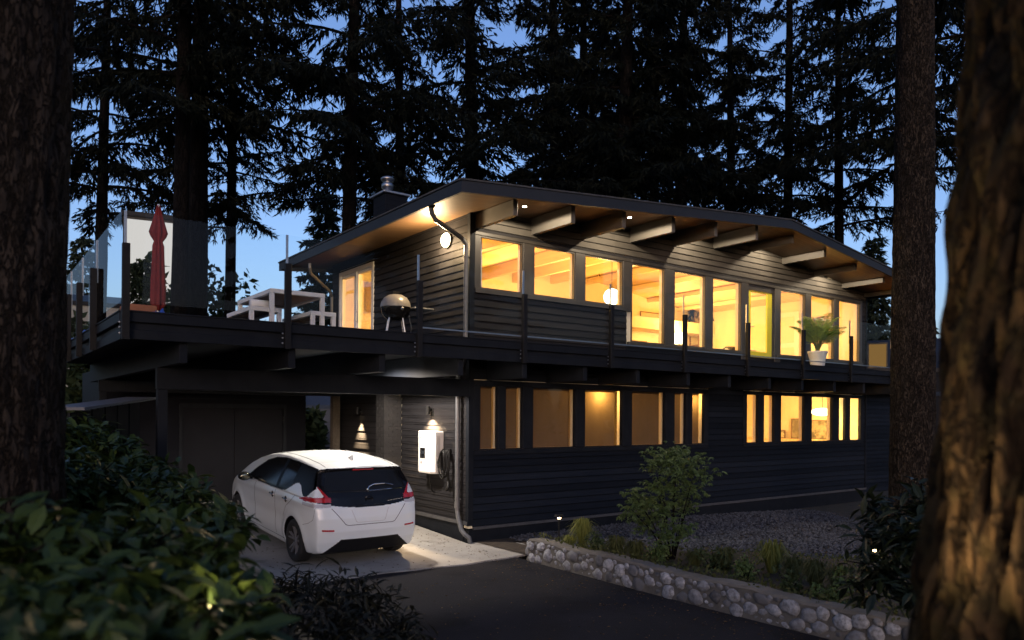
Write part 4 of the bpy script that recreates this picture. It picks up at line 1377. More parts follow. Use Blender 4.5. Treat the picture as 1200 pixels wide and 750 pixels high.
# ================================================================== INSIDE THE ROOMS
def pendant(x, y, z, r, ztop, label, m, group=None, flat=1.0):
    root = thing('pendant_lamp', label, 'pendant lamp', (x, y, z), group)
    mb = MB(); mb.ball((x, y, z), r, r, r * flat, 24, 16); mb.build('shade', m, root, smooth=True)
    mb = MB(); mb.tube([(x, y, z + r * flat), (x, y, ztop)], .006, 6); mb.build('cord', M['black'], root)
    return root
G1 = spot(717, 348, Y=1.1); G2 = spot(733, 316, Y=2.6)
pendant(G1.x, G1.y, G1.z, .185, soffit(G1.x), 'glowing white globe pendant in the third upper window, lower of the two globes', M['globe'], 'globe pendants in the living room')
pendant(G2.x, G2.y, G2.z, .17, soffit(G2.x), 'glowing white globe pendant half behind the post between third and fourth upper windows', M['globe'], 'globe pendants in the living room')
G3 = spot(966, 474.5, X=12.4)
pendant(G3.x, max(.6, G3.y), 2.44, .30, 3.26, 'flat saucer-shaped glowing pendant in the lower right windows', M['globe'], None, .36)
# curtain at the first window, bulkhead, shelves, pictures
mb = MB(); pts = []
for k in range(25): pts.append((.20 + .22 * k / 24, .24 + .022 * math.sin(k * 1.35)))
for a, b in zip(pts[:-1], pts[1:]): mb.add([(a[0], a[1], 3.6), (b[0], b[1], 3.6), (b[0], b[1], 5.6), (a[0], a[1], 5.6), (a[0], a[1] + .006, 3.6), (b[0], b[1] + .006, 3.6), (b[0], b[1] + .006, 5.6), (a[0], a[1] + .006, 5.6)], BOXF)
single(mb, 'curtain', M['cushion'], 'white curtain drawn to the left side of the first upper window', 'curtain', (.31, .24, 3.6))
mb = MB(); pts = [(4.10 + .25 * k / 24, .24 + .022 * math.sin(k * 1.35)) for k in range(25)]
for a, b in zip(pts[:-1], pts[1:]): mb.add([(a[0], a[1], 3.6), (b[0], b[1], 3.6), (b[0], b[1], 5.6), (a[0], a[1], 5.6), (a[0], a[1] + .006, 3.6), (b[0], b[1] + .006, 3.6), (b[0], b[1] + .006, 5.6), (a[0], a[1] + .006, 5.6)], BOXF)
single(mb, 'curtain', M['cushion'], 'white curtain drawn to the left side of the first tall window', 'curtain', (4.22, .24, 3.6))
mb = MB(); mb.bbox(5.2, 13.42, 5.2, 5.94, 5.05, 5.42, .01); mb.build('bulkhead', M['plaster'], house)
def picture(label, p, w, h, facing, cols, seed, name='picture', lean=0):
    """framed picture: facing '-y' on a back wall or '-x' on an end wall"""
    root = thing(name, label, 'picture', p)
    mb = MB(); fr = .025
    def put(mb, a0, a1, z0, z1, d0, d1):
        if facing == '-y': mb.box(p[0] + a0, p[0] + a1, p[1] - d1, p[1] - d0, p[2] + z0, p[2] + z1)
        else: mb.box(p[0] - d1, p[0] - d0, p[1] - a1, p[1] - a0, p[2] + z0, p[2] + z1)
    put(mb, -w / 2, w / 2, 0, fr, 0, .03); put(mb, -w / 2, w / 2, h - fr, h, 0, .03)
    put(mb, -w / 2, -w / 2 + fr, fr, h - fr, 0, .03); put(mb, w / 2 - fr, w / 2, fr, h - fr, 0, .03)
    mb.build('frame', M['slat'], root)
    mb = MB(); put(mb, -w / 2 + fr, w / 2 - fr, fr, h - fr, 0, .012)
    m, t, pb = nt(name + '_art')
    f = noise_fac(t, seed, 5, .44, .56); c = mixcol(t, f, cols[0], cols[1]); t.links.new(c, pb.inputs['Base Color'])
    mb.build('canvas', m, root)
    return root
def art_peaks(root, p, w, h, m):
    mb = MB()
    pts = [(-.47, .02), (.47, .02), (.47, .62), (.38, .84), (.26, .55), (.12, .18), (-.02, .28), (-.2, .42), (-.36, .74), (-.47, .78)]
    mb.loft([[(p[0] + a * w, p[1] - d, p[2] + .03 + b * (h - .06)) for a, b in pts] for d in (.0125, .016)], True)
    mb.build('painted_peaks', m, root)
q = spot(762, 388, Y=5.93); w = spot(774, 388, Y=5.93).x - spot(750, 388, Y=5.93).x
pr_ = picture('wide landscape painting with dark peaks on the back wall seen through the fourth upper window', (q.x, 5.93, q.z), w, .62, '-y', [(.62, .50, .30), (.66, .55, .36)], 2)
art_peaks(pr_, (q.x, 5.93, q.z), w, .62, mat('dark_paint', (.05, .055, .06), .7, (.14, .13, .11), 5))
q = spot(820, 379, Y=5.7)
picture('small framed print on top of the tall shelf in the fifth upper window', (q.x, 5.7, q.z), .62, .45, '-y', [(.5, .42, .28), (.03, .03, .03)], 6)
s0 = spot(812, 405, Y=5.75); s1 = spot(841, 405, Y=5.75)
sh = thing('shelf_unit', 'open wooden shelf unit against the back wall behind the fifth and sixth upper windows', 'shelf', ((s0.x + s1.x) / 2, 5.7, ZD))
mb = MB(); top = q.z - .005
for zz in (3.6, 3.95, 4.35, 4.72, top - .02): mb.box(s0.x, s1.x, 5.52, 5.9, zz, zz + .03)
for xx in (s0.x, s1.x - .035):
    for yy in (5.5, 5.87): mb.box(xx, xx + .035, yy, yy + .035, ZD, top + .45 if xx > s0.x + .1 else top)
mb.build('frame', M['slat'], sh)
for k, xx in enumerate((s0.x + .35, s0.x + .7, s0.x + .95)):
    mb = MB(); mb.lathe([(.001, 0), (.06, 0), (.08, .08), (.05, .16), (.04, .2), (.001, .2)], (xx, 5.68, 4.3805 if k != 1 else 4.7505), 'z', 16)
    single(mb, 'vase', M['black'] if k != 1 else M['white'], ['dark vase standing left on the middle shelf', 'white vase standing on the upper shelf', 'dark vase standing right on the middle shelf'][k], 'vase', (xx, 5.68, 4.3805 if k != 1 else 4.7505))
# wall cupboards at the kitchen end, a panelled inner door, a picture between the windows
kc = thing('wall_cupboard', 'row of honey-brown wall cupboards on the back wall behind the first three upper windows', 'cupboard', (2.9, 5.75, 4.85))
mb = MB(); mb.box(.8, 5.0, 5.55, 5.94, 4.85, 5.55); mb.build('carcass', M['beamwood'], kc)
for k in range(6):
    mb = MB(); mb.bbox(.81 + .70 * k, 1.49 + .70 * k, 5.525, 5.549, 4.86, 5.54, .004); d = mb.build('door', mat('honey_wood_door', (.36, .20, .08), .5, (.44, .26, .11), 3, .1, 30, stretch=(6, 1, 1)) if k == 0 else M['honey'], kc)
    if k == 0: M['honey'] = d.data.materials[0]
    mb = MB(); mb.tube([(1.40 + .70 * k, 5.52, 4.92), (1.40 + .70 * k, 5.50, 4.94), (1.40 + .70 * k, 5.50, 5.04), (1.40 + .70 * k, 5.52, 5.06)], .006, 6); mb.build('handle', M['steel'], d)
mb = MB(); mb.bbox(13.40, 13.446, 2.0, 2.95, ZD, 5.55, .004)
idr = mb.build('inner_door', M['white'], house)
mb = MB()
for za, zb in ((3.75, 4.45), (4.6, 5.4)): mb.bbox(13.388, 13.4005, 2.15, 2.8, za, zb, .006)
mb.build('panel', M['plaster'], idr)
picture('tall dark-toned print on the end wall behind the last upper window', (13.44, 1.25, 4.5), .6, .8, '-x', [(.10, .08, .06), (.30, .22, .12)], 3)
# armchair below the painting, floor lamp, bed
a0 = spot(760, 400, Y=4.2)
ac = thing('armchair', 'tan upholstered armchair below the landscape painting', 'armchair', (a0.x, 4.2, ZD))
M['tan'] = mat('tan_fabric', (.40, .28, .15), .9, (.46, .33, .18), 8, .2, 60)
mb = MB(); mb.bbox(a0.x - .36, a0.x + .36, 3.85, 4.5, ZD + .18, ZD + .46, .06); mb.build('seat', M['tan'], ac, smooth=False)
mb = MB(); mb.bbox(a0.x - .36, a0.x + .36, 4.501, 4.66, ZD + .2, ZD + 1.02, .06); mb.build('backrest', M['tan'], ac)
for s in (-1, 1):
    mb = MB(); mb.bbox(a0.x + s * .361, a0.x + s * .46, 3.85, 4.6, ZD + .15, ZD + .66, .04); mb.build('armrest', M['tan'], ac)
for sx in (-.36, .36):
    for yy in (3.9, 4.55): mb = MB(); mb.tube([(a0.x + sx, yy, ZD), (a0.x + sx, yy, ZD + .18)], .02, 8); mb.build('leg', M['slat'], ac)
f0 = spot(796, 392, Y=4.9)
fl = thing('floor_lamp', 'floor lamp with glowing drum shade behind the fifth upper window', 'floor lamp', (f0.x, 4.9, ZD))
mb = MB(); mb.lathe([(.001, 0), (.15, 0), (.15, .02), (.014, .03), (.014, 1.15)], (f0.x, 4.9, ZD), 'z', 16); mb.build('stand', M['black'], fl)
mb = MB(); mb.lathe([(.20, 1.1), (.16, 1.45), (.001, 1.45)], (f0.x, 4.9, ZD), 'z', 22); mb.build('lamp_shade', emit('drum_shade_glow', (1, .80, .52), 3.0), fl, smooth=False)
# sofa with dark cushions seen through the yellow door
b0 = spot(890, 412, Y=3.0)
so = thing('sofa', 'grey sofa with a dark throw behind the yellow door', 'sofa', (b0.x, 3.0, ZD))
mb = MB(); mb.bbox(b0.x - .9, b0.x + .9, 2.7, 3.5, ZD + .15, ZD + .45, .05); mb.build('seat', mat('grey_fabric', (.16, .15, .15), .9, (.20, .19, .19), 8), so)
mb = MB(); mb.bbox(b0.x - .9, b0.x + .9, 3.501, 3.72, ZD + .15, ZD + .92, .06); mb.build('backrest', mat('grey_fabric_back', (.30, .29, .29), .9, (.34, .33, .33), 8), so)
mb = MB(); mb.bbox(b0.x - .85, b0.x + .2, 3.44, 3.78, ZD + .55, ZD + .96, .05); mb.build('throw', mat('black_throw', (.03, .03, .035), .95), so)
# lower right room: long cabinet along the end wall, pictures leaning on it
cb = thing('sideboard', 'long pale sideboard along the end wall behind the lower right windows', 'sideboard', (13.2, 2.0, .45))
mb = MB(); mb.bbox(12.98, 13.44, .3, 5.2, .45, 1.62, .01); mb.build('cabinet', M['ceilwood'], cb)
mb = MB()
for k in range(6): mb.box(12.968, 12.979, .35 + .8 * k, 1.1 + .8 * k, .55, 1.55)
mb.build('door', M['plaster'], cb)
picture('dark small photograph standing on the sideboard', (13.30, spot(920, 500, X=13.3).y + .15, 1.625), .34, .26, '-x', [(.6, .55, .4), (.04, .04, .04)], 9)
picture('grey print leaning on the wall above the sideboard', (13.40, spot(936, 500, X=13.4).y, 1.625), .50, .62, '-x', [(.16, .14, .10), (.32, .28, .2)], 5)
picture('broad painting of boats leaning on the wall at the right of the sideboard', (13.38, spot(960, 500, X=13.4).y, 1.625), .95, .58, '-x', [(.34, .30, .20), (.10, .09, .07)], 4)
# ================================================================== GROUND
def sstep(a, b, x):
    t = np.clip((x - a) / (b - a), 0, 1); return t * t * (3 - 2 * t)
def gh(x, y):
    """terrain: flat forest floor, a bank rising left of the drive"""
    x = np.asarray(x, float); y = np.asarray(y, float)
    bank = sstep(-4.2, -6.6, x) * sstep(.8, -2.5, y) * .78
    bank = bank + sstep(-2.5, -6, x - 0) * sstep(-13.5, -18, y) * .6
    n = .05 * np.sin(x * 1.1 + 1) * np.sin(y * .9) * sstep(-4.0, -4.8, x)
    return -.10 + bank + n + sstep(14, 30, x) * (-.3)
def sheet(name, xs, ys, hf, m, kind='structure'):
    X, Y = np.meshgrid(xs, ys, indexing='ij'); Z = hf(X, Y)
    nb = len(ys); i = (np.arange(len(xs) - 1)[:, None] * nb + np.arange(nb - 1)[None]).ravel()
    mb = MB(); mb.addnp(np.stack([X.ravel(), Y.ravel(), Z.ravel()], 1), np.stack([i, i + nb, i + nb + 1, i + 1], 1))
    o = mb.build(name, m, None, smooth=True, fixn=False); o['kind'] = kind
    return o
xs = np.concatenate([[-400, -150, -60, -35, -24], np.arange(-18, 22, .4), [26, 34, 60, 150, 400]])
ys = np.concatenate([[-400, -150, -60, -35, -26], np.arange(-20, 12, .4), [15, 20, 30, 60, 150, 400]])
M['forest'] = mat('forest_floor', (.022, .020, .012), .95, (.045, .036, .020), 5, .9, 30)
sheet('ground', xs, ys, gh, M['forest'])
M['asphalt'] = mat('dark_asphalt', (.019, .019, .0225), .9, (.028, .0275, .032), 1.3, .8, 170, bdist=.006, rvar=.05, spec=.06, speck=(210, .58, .70, (.052, .051, .054)), stain=(.8, .55, .70, (.014, .014, .016)))
sheet('driveway', np.arange(-4.25, .06, .3), np.arange(-24, -1.0, .3), lambda x, y: -.016 + .006 * np.sin(x * 1.3 + y * .6) - .03 * sstep(-3.6, -4.3, x), M['asphalt'])
def slab_h(x, y): return np.maximum(0, y - .05) * SLOPE + 0 * x
xsb = np.concatenate([np.arange(-3.70, 0.0, .1), [-.047]])
mb = MB()
def slab_mesh(xs, yf0, y1, n):
    V = []; m = len(xs)
    for x in xs:
        y0 = yf0(x)
        for j in range(n + 1):
            y = y0 + (y1 - y0) * j / n; V.append((x, y, float(slab_h(np.array(x), np.array(y)))))
    F = [(i * (n + 1) + j, (i + 1) * (n + 1) + j, (i + 1) * (n + 1) + j + 1, i * (n + 1) + j + 1) for i in range(m - 1) for j in range(n)]
    mb.add(V, F)
    # front lip
    k = len(xs); L = []
    for x in xs: L += [(x, yf0(x), 0), (x, yf0(x) - .004, -.03)]
    mb.add(L, [(2 * i, 2 * i + 1, 2 * i + 3, 2 * i + 2) for i in range(k - 1)])
yfront = lambda x: -1.50 + .05 * math.sin(x * 2.1 + .6) + .018 * math.sin(x * 7.3)
slab_mesh(xsb, yfront, 6.0, 40)
o = mb.build('concrete_pad', M['concrete'], None, smooth=True, fixn=False); struct(o)
mb = MB(); slab_mesh(np.linspace(-.045, .86, 10), lambda x: yfront(x) + .9 * max(0, x - .25) ** 1.3, -.05, 14)
o = mb.build('concrete_pad', M['concrete'], None, smooth=True, fixn=False); struct(o)
mb = MB()
y = -1.45
while y < 6: mb.bbox(-3.86, -3.70, y, min(y + 1.19, 6), -.1, float(slab_h(0, y)) + .05, .015); y += 1.2
o = mb.build('kerb', M['concrete'], None); struct(o)

# planting bed and gravel right of the drive
def bed_h(x, y):
    e = np.interp(y, [-12, -6, -4.2, -3.0, -2.2, -1.5], [4.8, 4.4, 3.2, 1.9, 1.0, .45])
    raise_ = sstep(.0, -1.0, (x - e) / 1.0 + .2) * sstep(-1.35, -1.75, y)
    return .015 + .25 * raise_ - .22 * sstep(5, 13, x) + .02 * np.sin(3 * x) * np.sin(2.6 * y) * (x > .6)
sheet('planting_bed', np.concatenate([np.arange(.12, 6, .15), np.arange(6, 16.1, .4)]), np.arange(-11, -.04, .15), bed_h, M['soil'])
# loose gravel against the house: too many pebbles to count
n = 30000
gx_ = RNG.uniform(.7, 13.6, n); gy_ = RNG.uniform(-5.2, -.03, n)
e = np.interp(gy_, [-12, -6, -4.2, -3.0, -2.2, -1.5, -.8, 0], [5.0, 4.6, 3.2, 1.9, 1.2, .95, .85, .85]) + .25 * np.sin(gy_ * 5) * .3
keep = gx_ > e; gx_, gy_ = gx_[keep], gy_[keep]
n = len(gx_)
base = np.array([(1, 0, 0), (0, 1, 0), (-1, 0, 0), (0, -1, 0), (0, 0, .75), (0, 0, -.75)], float)
tri = np.array([(0, 1, 4), (1, 2, 4), (2, 3, 4), (3, 0, 4), (1, 0, 5), (2, 1, 5), (3, 2, 5), (0, 3, 5)])
r = RNG.uniform(.018, .042, n); th = RNG.uniform(0, 6.28, n)
v = base[None] * (1 + RNG.uniform(-.35, .35, (n, 6, 1)))
cx_, sx_ = np.cos(th)[:, None], np.sin(th)[:, None]
vv = np.stack([v[..., 0] * cx_ - v[..., 1] * sx_, v[..., 0] * sx_ + v[..., 1] * cx_, v[..., 2] + .25 * v[..., 0]], -1) * r[:, None, None]
vv += np.stack([gx_, gy_, bed_h(gx_, gy_) + .010 + RNG.uniform(0, .02, n)], -1)[:, None]
mb = MB(); mb.addnp(vv.reshape(-1, 3), (tri[None] + (np.arange(n) * 6)[:, None, None]).reshape(-1, 3))
M['gravel'] = leafmat('grey_gravel', (.024, .026, .031), (.095, .10, .115), .9, 0, .2)
o = mb.build('gravel', M['gravel'], None, fixn=False); o['kind'] = 'stuff'; o['label'] = 'loose grey gravel along the foot of the house'; o['category'] = 'gravel'

# ================================================================== STONE WALL
WX = -.06
rw = thing('retaining_wall', 'low curved retaining wall of rounded river stones along the drive', 'wall', (.05, -5, -.02))
WL0, WL1 = -1.62, -9.0
def wallpt(s):
    """centre line of the wall: a rounded nose then straight towards the street"""
    if s < .55:
        a = math.pi * .5 * (s / .55)
        return Vector((.36 - .36 * math.sin(a), WL0 - .25 + .25 * math.cos(a) - .05, 0)), Vector((-math.sin(a), math.cos(a), 0)) if a > .02 else Vector((0, 1, 0))
    return Vector((0 + .02 * math.sin(s * 1.2), WL0 - .30 - (s - .55), 0)), Vector((-1, 0, 0))
H = .30
mb = MB(); rings = []; caps = []
S = [k * .12 for k in range(64)]
for s in S:
    c, nn = wallpt(s); h = H * min(1, .55 + s * .9)
    hh = h + .012 * math.sin(s * 3.1) + .014 * math.sin(s * 9.7 + 1) * math.sin(s * 4.3)
    rings.append([tuple(c + nn * .10 + Vector((0, 0, -.1))), tuple(c + nn * .075 + Vector((0, 0, hh))), tuple(c - nn * .13 + Vector((0, 0, hh))), tuple(c - nn * .15 + Vector((0, 0, -.1)))])
    caps.append([tuple(c + nn * .085 + Vector((0, 0, hh + .001))), tuple(c + nn * .07 + Vector((0, 0, hh + .032))), tuple(c - nn * .12 + Vector((0, 0, hh + .034))), tuple(c - nn * .14 + Vector((0, 0, hh + .001)))])
mb.loft(rings, True); mb.build('mortar', M['mortar'], rw)
mb = MB(); mb.loft(caps, True); mb.build('coping', mat('pale_concrete_coping', (.115, .108, .098), .9, (.17, .16, .145), 4, .4, 50), rw)
mb = MB(); rr = random.Random(21); placed = []
tries = 0
while tries < 9000 and len(placed) < 230:
    tries += 1
    big = tries < 2500
    s = rr.uniform(.02, 7.5); r = rr.uniform(.078, .112) if big else rr.uniform(.030, .050)
    h = H * min(1, .55 + s * .9)
    z = rr.uniform(r * .45, h - r * .55)
    if h - r * .5 < r * .5: continue
    if all(((s - a) / 1.12) ** 2 + (z - b) ** 2 > ((r + q) * .90) ** 2 for a, b, q in placed): placed.append((s, z, r))
for k, (s, z, r) in enumerate(placed):
    c, nn = wallpt(s); tt = nn.cross(Vector((0, 0, 1)))
    rings = []; nu, nv = 14, 8
    sw, sh_ = rr.uniform(.9, 1.35), rr.uniform(.75, 1.0); rot = rr.uniform(-.5, .5); sd = rr.random() * 50
    for i in range(nv + 1):
        ph = math.pi * i / nv; q = max(math.sin(ph), 1e-3)
        ring = []
        for j in range(nu):
            t = 2 * math.pi * j / nu
            u_ = Vector((q * math.cos(t), q * math.sin(t), math.cos(ph)))
            g = 1 + .32 * mnoise.noise(u_ * 1.5 + Vector((sd, sd * .3, 1)))
            a, b = u_.x * r * sw * g, u_.y * r * sh_ * g
            a, b = a * math.cos(rot) - b * math.sin(rot), a * math.sin(rot) + b * math.cos(rot)
            p = c + nn * (.080 + u_.z * r * .42 * g) + tt * a + Vector((0, 0, z + b))
            ring.append(tuple(p))
        rings.append(ring)
    mb.loft(rings, True)
def stonemat():
    m, t, p = nt('river_stone')
    g = t.nodes.new('ShaderNodeNewGeometry')
    c = mixcol(t, g.outputs['Random Per Island'], (.05, .052, .060), (.46, .48, .53))
    f = noise_fac(t, 22, 6, .35, .7)
    c2 = mixcol(t, f, c, (.115, .115, .12))
    t.links.new(c2, p.inputs['Base Color']); p.inputs['Roughness'].default_value = .7
    f3 = noise_fac(t, 60, 6, .2, .8); b = t.nodes.new('ShaderNodeBump'); b.inputs['Strength'].default_value = .4; b.inputs['Distance'].default_value = .008
    t.links.new(f3, b.inputs['Height']); t.links.new(b.outputs[0], p.inputs['Normal'])
    return m
mb.build('stones', stonemat(), rw, smooth=True)

# ================================================================== TREES
def conifer_mesh(seed, H, base, rmax, nb, droop, dens=1.0, sl=.30, sw=.055, up=.15):
    """limbs with side twigs carrying many narrow needle sprays; returns crown MB and limb MB"""
    g = np.random.default_rng(seed)
    crown, limb = MB(), MB()
    Q = []
    for k in range(nb):
        f = (k + g.random()) / nb
        h = base + (H - base) * f
        L = rmax * (1 - .92 * f ** 1.1) * g.uniform(.65, 1.12) * (.75 + .25 * min(1, f * 6 + .4))
        az = k * 2.399 + g.uniform(-.5, .5)
        d = np.array([math.cos(az), math.sin(az), 0]); side = np.array([-d[1], d[0], 0])
        m = 9; pts = []
        bend = g.uniform(-.2, .2)
        for i in range(m):
            t = i / (m - 1)
            p = d * L * t + side * bend * L * t * t + np.array([0, 0, h + L * (up * t - droop * t * t + .10 * t ** 4)])
            pts.append(p)
        pts = np.array(pts)
        r0 = .018 + .010 * L
        limb.tube([Vector(p) for p in pts], [r0 * (1 - .85 * i / (m - 1)) for i in range(m)], 4, False)
        nt_ = int(14 * L * dens) + 8
        ts = np.sort(g.uniform(.04, 1.0, nt_))
        for t in ts:
            x = t * (m - 1); i = min(int(x), m - 2); q = pts[i] + (pts[i + 1] - pts[i]) * (x - i)
            tl = (.22 * L * (1 - .55 * t) + .22) * g.uniform(.6, 1.2)
            s = 1 if g.random() < .5 else -1
            dirv = side * s * g.uniform(.6, 1.0) + d * g.uniform(.35, .8) + np.array([0, 0, -g.uniform(.1, .7) * (droop * 2 + .2)])
            dirv /= np.linalg.norm(dirv)
            ns = int((tl / .040) * dens) + 4
            tt = g.uniform(.05, 1, ns)
            base_p = q + dirv * tl * tt[:, None] + np.array([0, 0, -1]) * (tl * .22 * tt ** 2)[:, None]
            dd = dirv[None] * g.uniform(.2, .9, (ns, 1)) + g.normal(0, .27, (ns, 3)) + np.array([0, 0, -1]) * g.uniform(.15, 1.0, (ns, 1)) * (.35 + droop * 1.6)
            dd /= np.linalg.norm(dd, axis=1)[:, None]
            ll = sl * g.uniform(.5, 1.25, ns)
            pr = np.cross(dd, g.normal(0, 1, (ns, 3))); pr /= np.linalg.norm(pr, axis=1)[:, None] + 1e-9
            ww = sw * g.uniform(.6, 1.3, ns)
            a = base_p; b = base_p + dd * (ll * .45)[:, None] + pr * (ww * .5)[:, None]; c = base_p + dd * ll[:, None]; e_ = base_p + dd * (ll * .45)[:, None] - pr * (ww * .5)[:, None]
            Q.append(np.stack([a, b, c, e_], 1))
    Q = np.concatenate(Q).reshape(-1, 3)
    crown.addnp(Q, np.arange(len(Q)).reshape(-1, 4))
    return crown, limb

def trunk_mb(r0, r1, H, seed, n=16, rows=40, rough=.05, flare=.5, lean=(0, 0), z0=-.4):
    mb = MB(); rings = []
    for i in range(rows + 1):
        t = i / rows; z = z0 + (H - z0) * t
        r = r0 + (r1 - r0) * t + r0 * flare * math.exp(-max(0, z) / (r0 * 2.2))
        ring = []
        for k in range(n):
            a = 2 * math.pi * k / n
            g = 1 + rough * mnoise.noise(Vector((math.cos(a) * 3, math.sin(a) * 3, z * .5 + seed))) * 2 + .5 * rough * mnoise.noise(Vector((math.cos(a) * 9, math.sin(a) * 9, z * 1.2 + seed)))
            ring.append((lean[0] * t + r * g * math.cos(a), lean[1] * t + r * g * math.sin(a), z))
        rings.append(ring)
    mb.loft(rings, True)
    return mb

M['bark'] = barkmat('dark_fir_bark', (.006, .0052, .0048), (.013, .011, .010), None, 6, .8)
M['needles'] = leafmat('dark_needles', (.004, .006, .004), (.010, .013, .008), .7, .10, .1)
M['needles2'] = leafmat('blue_green_needles', (.016, .026, .018), (.03, .045, .026), .7, .12, .1)
KINDS = {}
def proto(kind, args, r0, r1, seed):
    cr, li = conifer_mesh(seed, **args)
    tr = trunk_mb(r0, r1, args['H'], seed, 12, 24, .06, .35)
    KINDS[kind] = (cr, li, tr)
first = {}
def conifer(kind, loc, label, yaw, scale, group, needles, tscale=1.0):
    if kind not in first:
        root = local_thing('conifer_tree', label, 'tree', loc, group, (0, 0, yaw))
        cr, li, tr = KINDS[kind]
        st = tr.n
        for a_ in li.F: tr.F.append(a_ + st)
        tr.V += li.V; tr.n += li.n
        tr.build('trunk', M['bark'], root, smooth=True, fixn=False)
        cr.build('crown', needles, root, fixn=False)
        first[kind] = root
    else:
        root = dup(first[kind], loc, label, yaw, None, group)
    root.rotation_euler = (.02 * math.sin(yaw * 7), .02 * math.cos(yaw * 5), yaw)
    root.scale = scale if isinstance(scale, tuple) else (scale,) * 3
    return root
proto('droop', dict(H=25, base=9.6, rmax=4.6, nb=50, droop=.36, dens=.9, sl=.27, sw=.055, up=.10), .30, .06, 3)
proto('open', dict(H=25, base=9.4, rmax=4.2, nb=50, droop=.24, dens=.88, sl=.24, sw=.052, up=.12), .27, .06, 14)
proto('dense', dict(H=24, base=4.8, rmax=4.6, nb=76, droop=.26, dens=1.0, sl=.28, sw=.056, up=.10), .30, .06, 25)
proto('young', dict(H=9, base=.6, rmax=2.1, nb=90, droop=.14, dens=.9, sl=.26, sw=.07, up=.05), .14, .02, 36)

TG = 'tall conifers standing behind the house'
# (pixel x, distance, kind, yaw, scale, label)
T = [
    (680, 40, 'dense', 1.7, 1.25, 'dense conifer far back between the massive dark one and its left neighbour'),
    (762, 43, 'dense', 3.1, 1.3, 'dense conifer far back seen between the two dark trunks behind the roof'),
    (207, 22, 'open', .3, 1.12, 'tall conifer with the left of the two close trunks behind the red umbrella'),
    (228, 23.5, 'droop', 1.3, 1.18, 'tall conifer with the right of the two close trunks behind the red umbrella'),
    (268, 27, 'open', 2.2, 1.05, 'slim tall conifer whose bare trunk rises left of the white table'),
    (402, 23, 'droop', 3.4, 1.0, 'tall drooping conifer whose bare trunk rises just left of the chimney'),
    (724, 27, 'dense', 4.2, 1.12, 'massive dark conifer rising behind the middle of the roof'),
    (795, 29, 'dense', 5.3, 1.08, 'dark conifer rising behind the roof, next right of the massive one'),
    (921, 30, 'open', .9, 1.06, 'open conifer with a thin straight trunk behind the roof ridge'),
    (985, 30, 'open', 2.7, 1.12, 'conifer with layered limbs seen above the right roof slope'),
    (1130, 21, 'open', 1.9, 1.10, 'black conifer trunk between the big scaly trunk and the mossy near trunk'),
    (560, 26, 'droop', .6, 1.1, 'drooping conifer whose curtains of needles hang over the front roof corner'),
    (655, 37, 'dense', 2.5, 1.3, 'dense conifer filling the sky left of the massive dark one'),
    (860, 36, 'dense', 3.9, 1.2, 'dense conifer filling the gap behind the soffit lights at the ridge'),
    (112, 26, 'droop', 5.0, 1.0, 'drooping conifer right beside the near left trunk'),
    (1075, 27, 'droop', 4.6, 1.1, 'conifer whose needles show right behind the big scaly trunk'),
    (472, 34, 'droop', 5.8, 1.1, 'conifer filling the sky above the chimney'),
]
for u_, D, kind, yaw, s, lb in T:
    p = spot(u_, 486, D=D); conifer(kind, (p.x, p.y, -.15), lb, yaw, (s * (1 + .12 * math.sin(u_)), s * (1 + .12 * math.sin(u_)), s * (1 + .10 * math.cos(u_ * 1.7))), TG, M['needles'])
YG = 'smaller conifers in the distance'
for u_, D, s, lb, yw in [(96, 40, 1.32, 'pointed smaller conifer against the sky beside the near left trunk', .4), (372, 38, 1.55, 'smaller grey-green conifer in the distance between bare trunk and white table', 2), (60, 34, 1.0, 'smaller conifer half hidden by the near left trunk', 3), (168, 20.5, .74, 'young conifer in front of the bright neighbouring window', 5.5),
                         (1020, 38, 1.3, 'smaller conifer behind the distant lit house', 4.2), (430, 44, 1.5, 'smaller conifer low behind the eave end', 5)]:
    p = spot(u_, 486, D=D); conifer('young', (p.x, p.y, -.2), lb, yw, s, YG, M['needles2'])
# trees across the street, behind the viewpoint (they stand in the glass reflections); last three, at left, added unseen to block sky light
for k, (x, y, kind, s) in enumerate([(-3, -33, 'dense', .85), (7, -36, 'dense', .85), (14, -31, 'dense', .85), (18, -38, 'dense', .9), (22, -34, 'dense', .95), (31, -26, 'dense', .9), (-14, 2, 'dense', .8), (-17, -5, 'dense', .85), (-13, 9, 'dense', .8)]):
    conifer(kind, (x, y, -.15), ['dense conifer across the street opposite the drive', 'dense conifer across the street opposite the stone wall', 'dense conifer across the street, set furthest back', 'dense conifer across the street opposite the big scaly trunk', 'dense conifer across the street opposite the right end of the house', 'dense conifer at the far right end of the street', 'dense unseen conifer added left of the carport to block sky light', 'dense unseen conifer added left of the hedge to block sky light', 'dense unseen conifer added left of the board fence to block sky light', 'drooping conifer across the street behind the hedge', 'dense conifer at the far right end of the street'][k], 1.3 * k, s, 'conifers across the street', M['needles'])

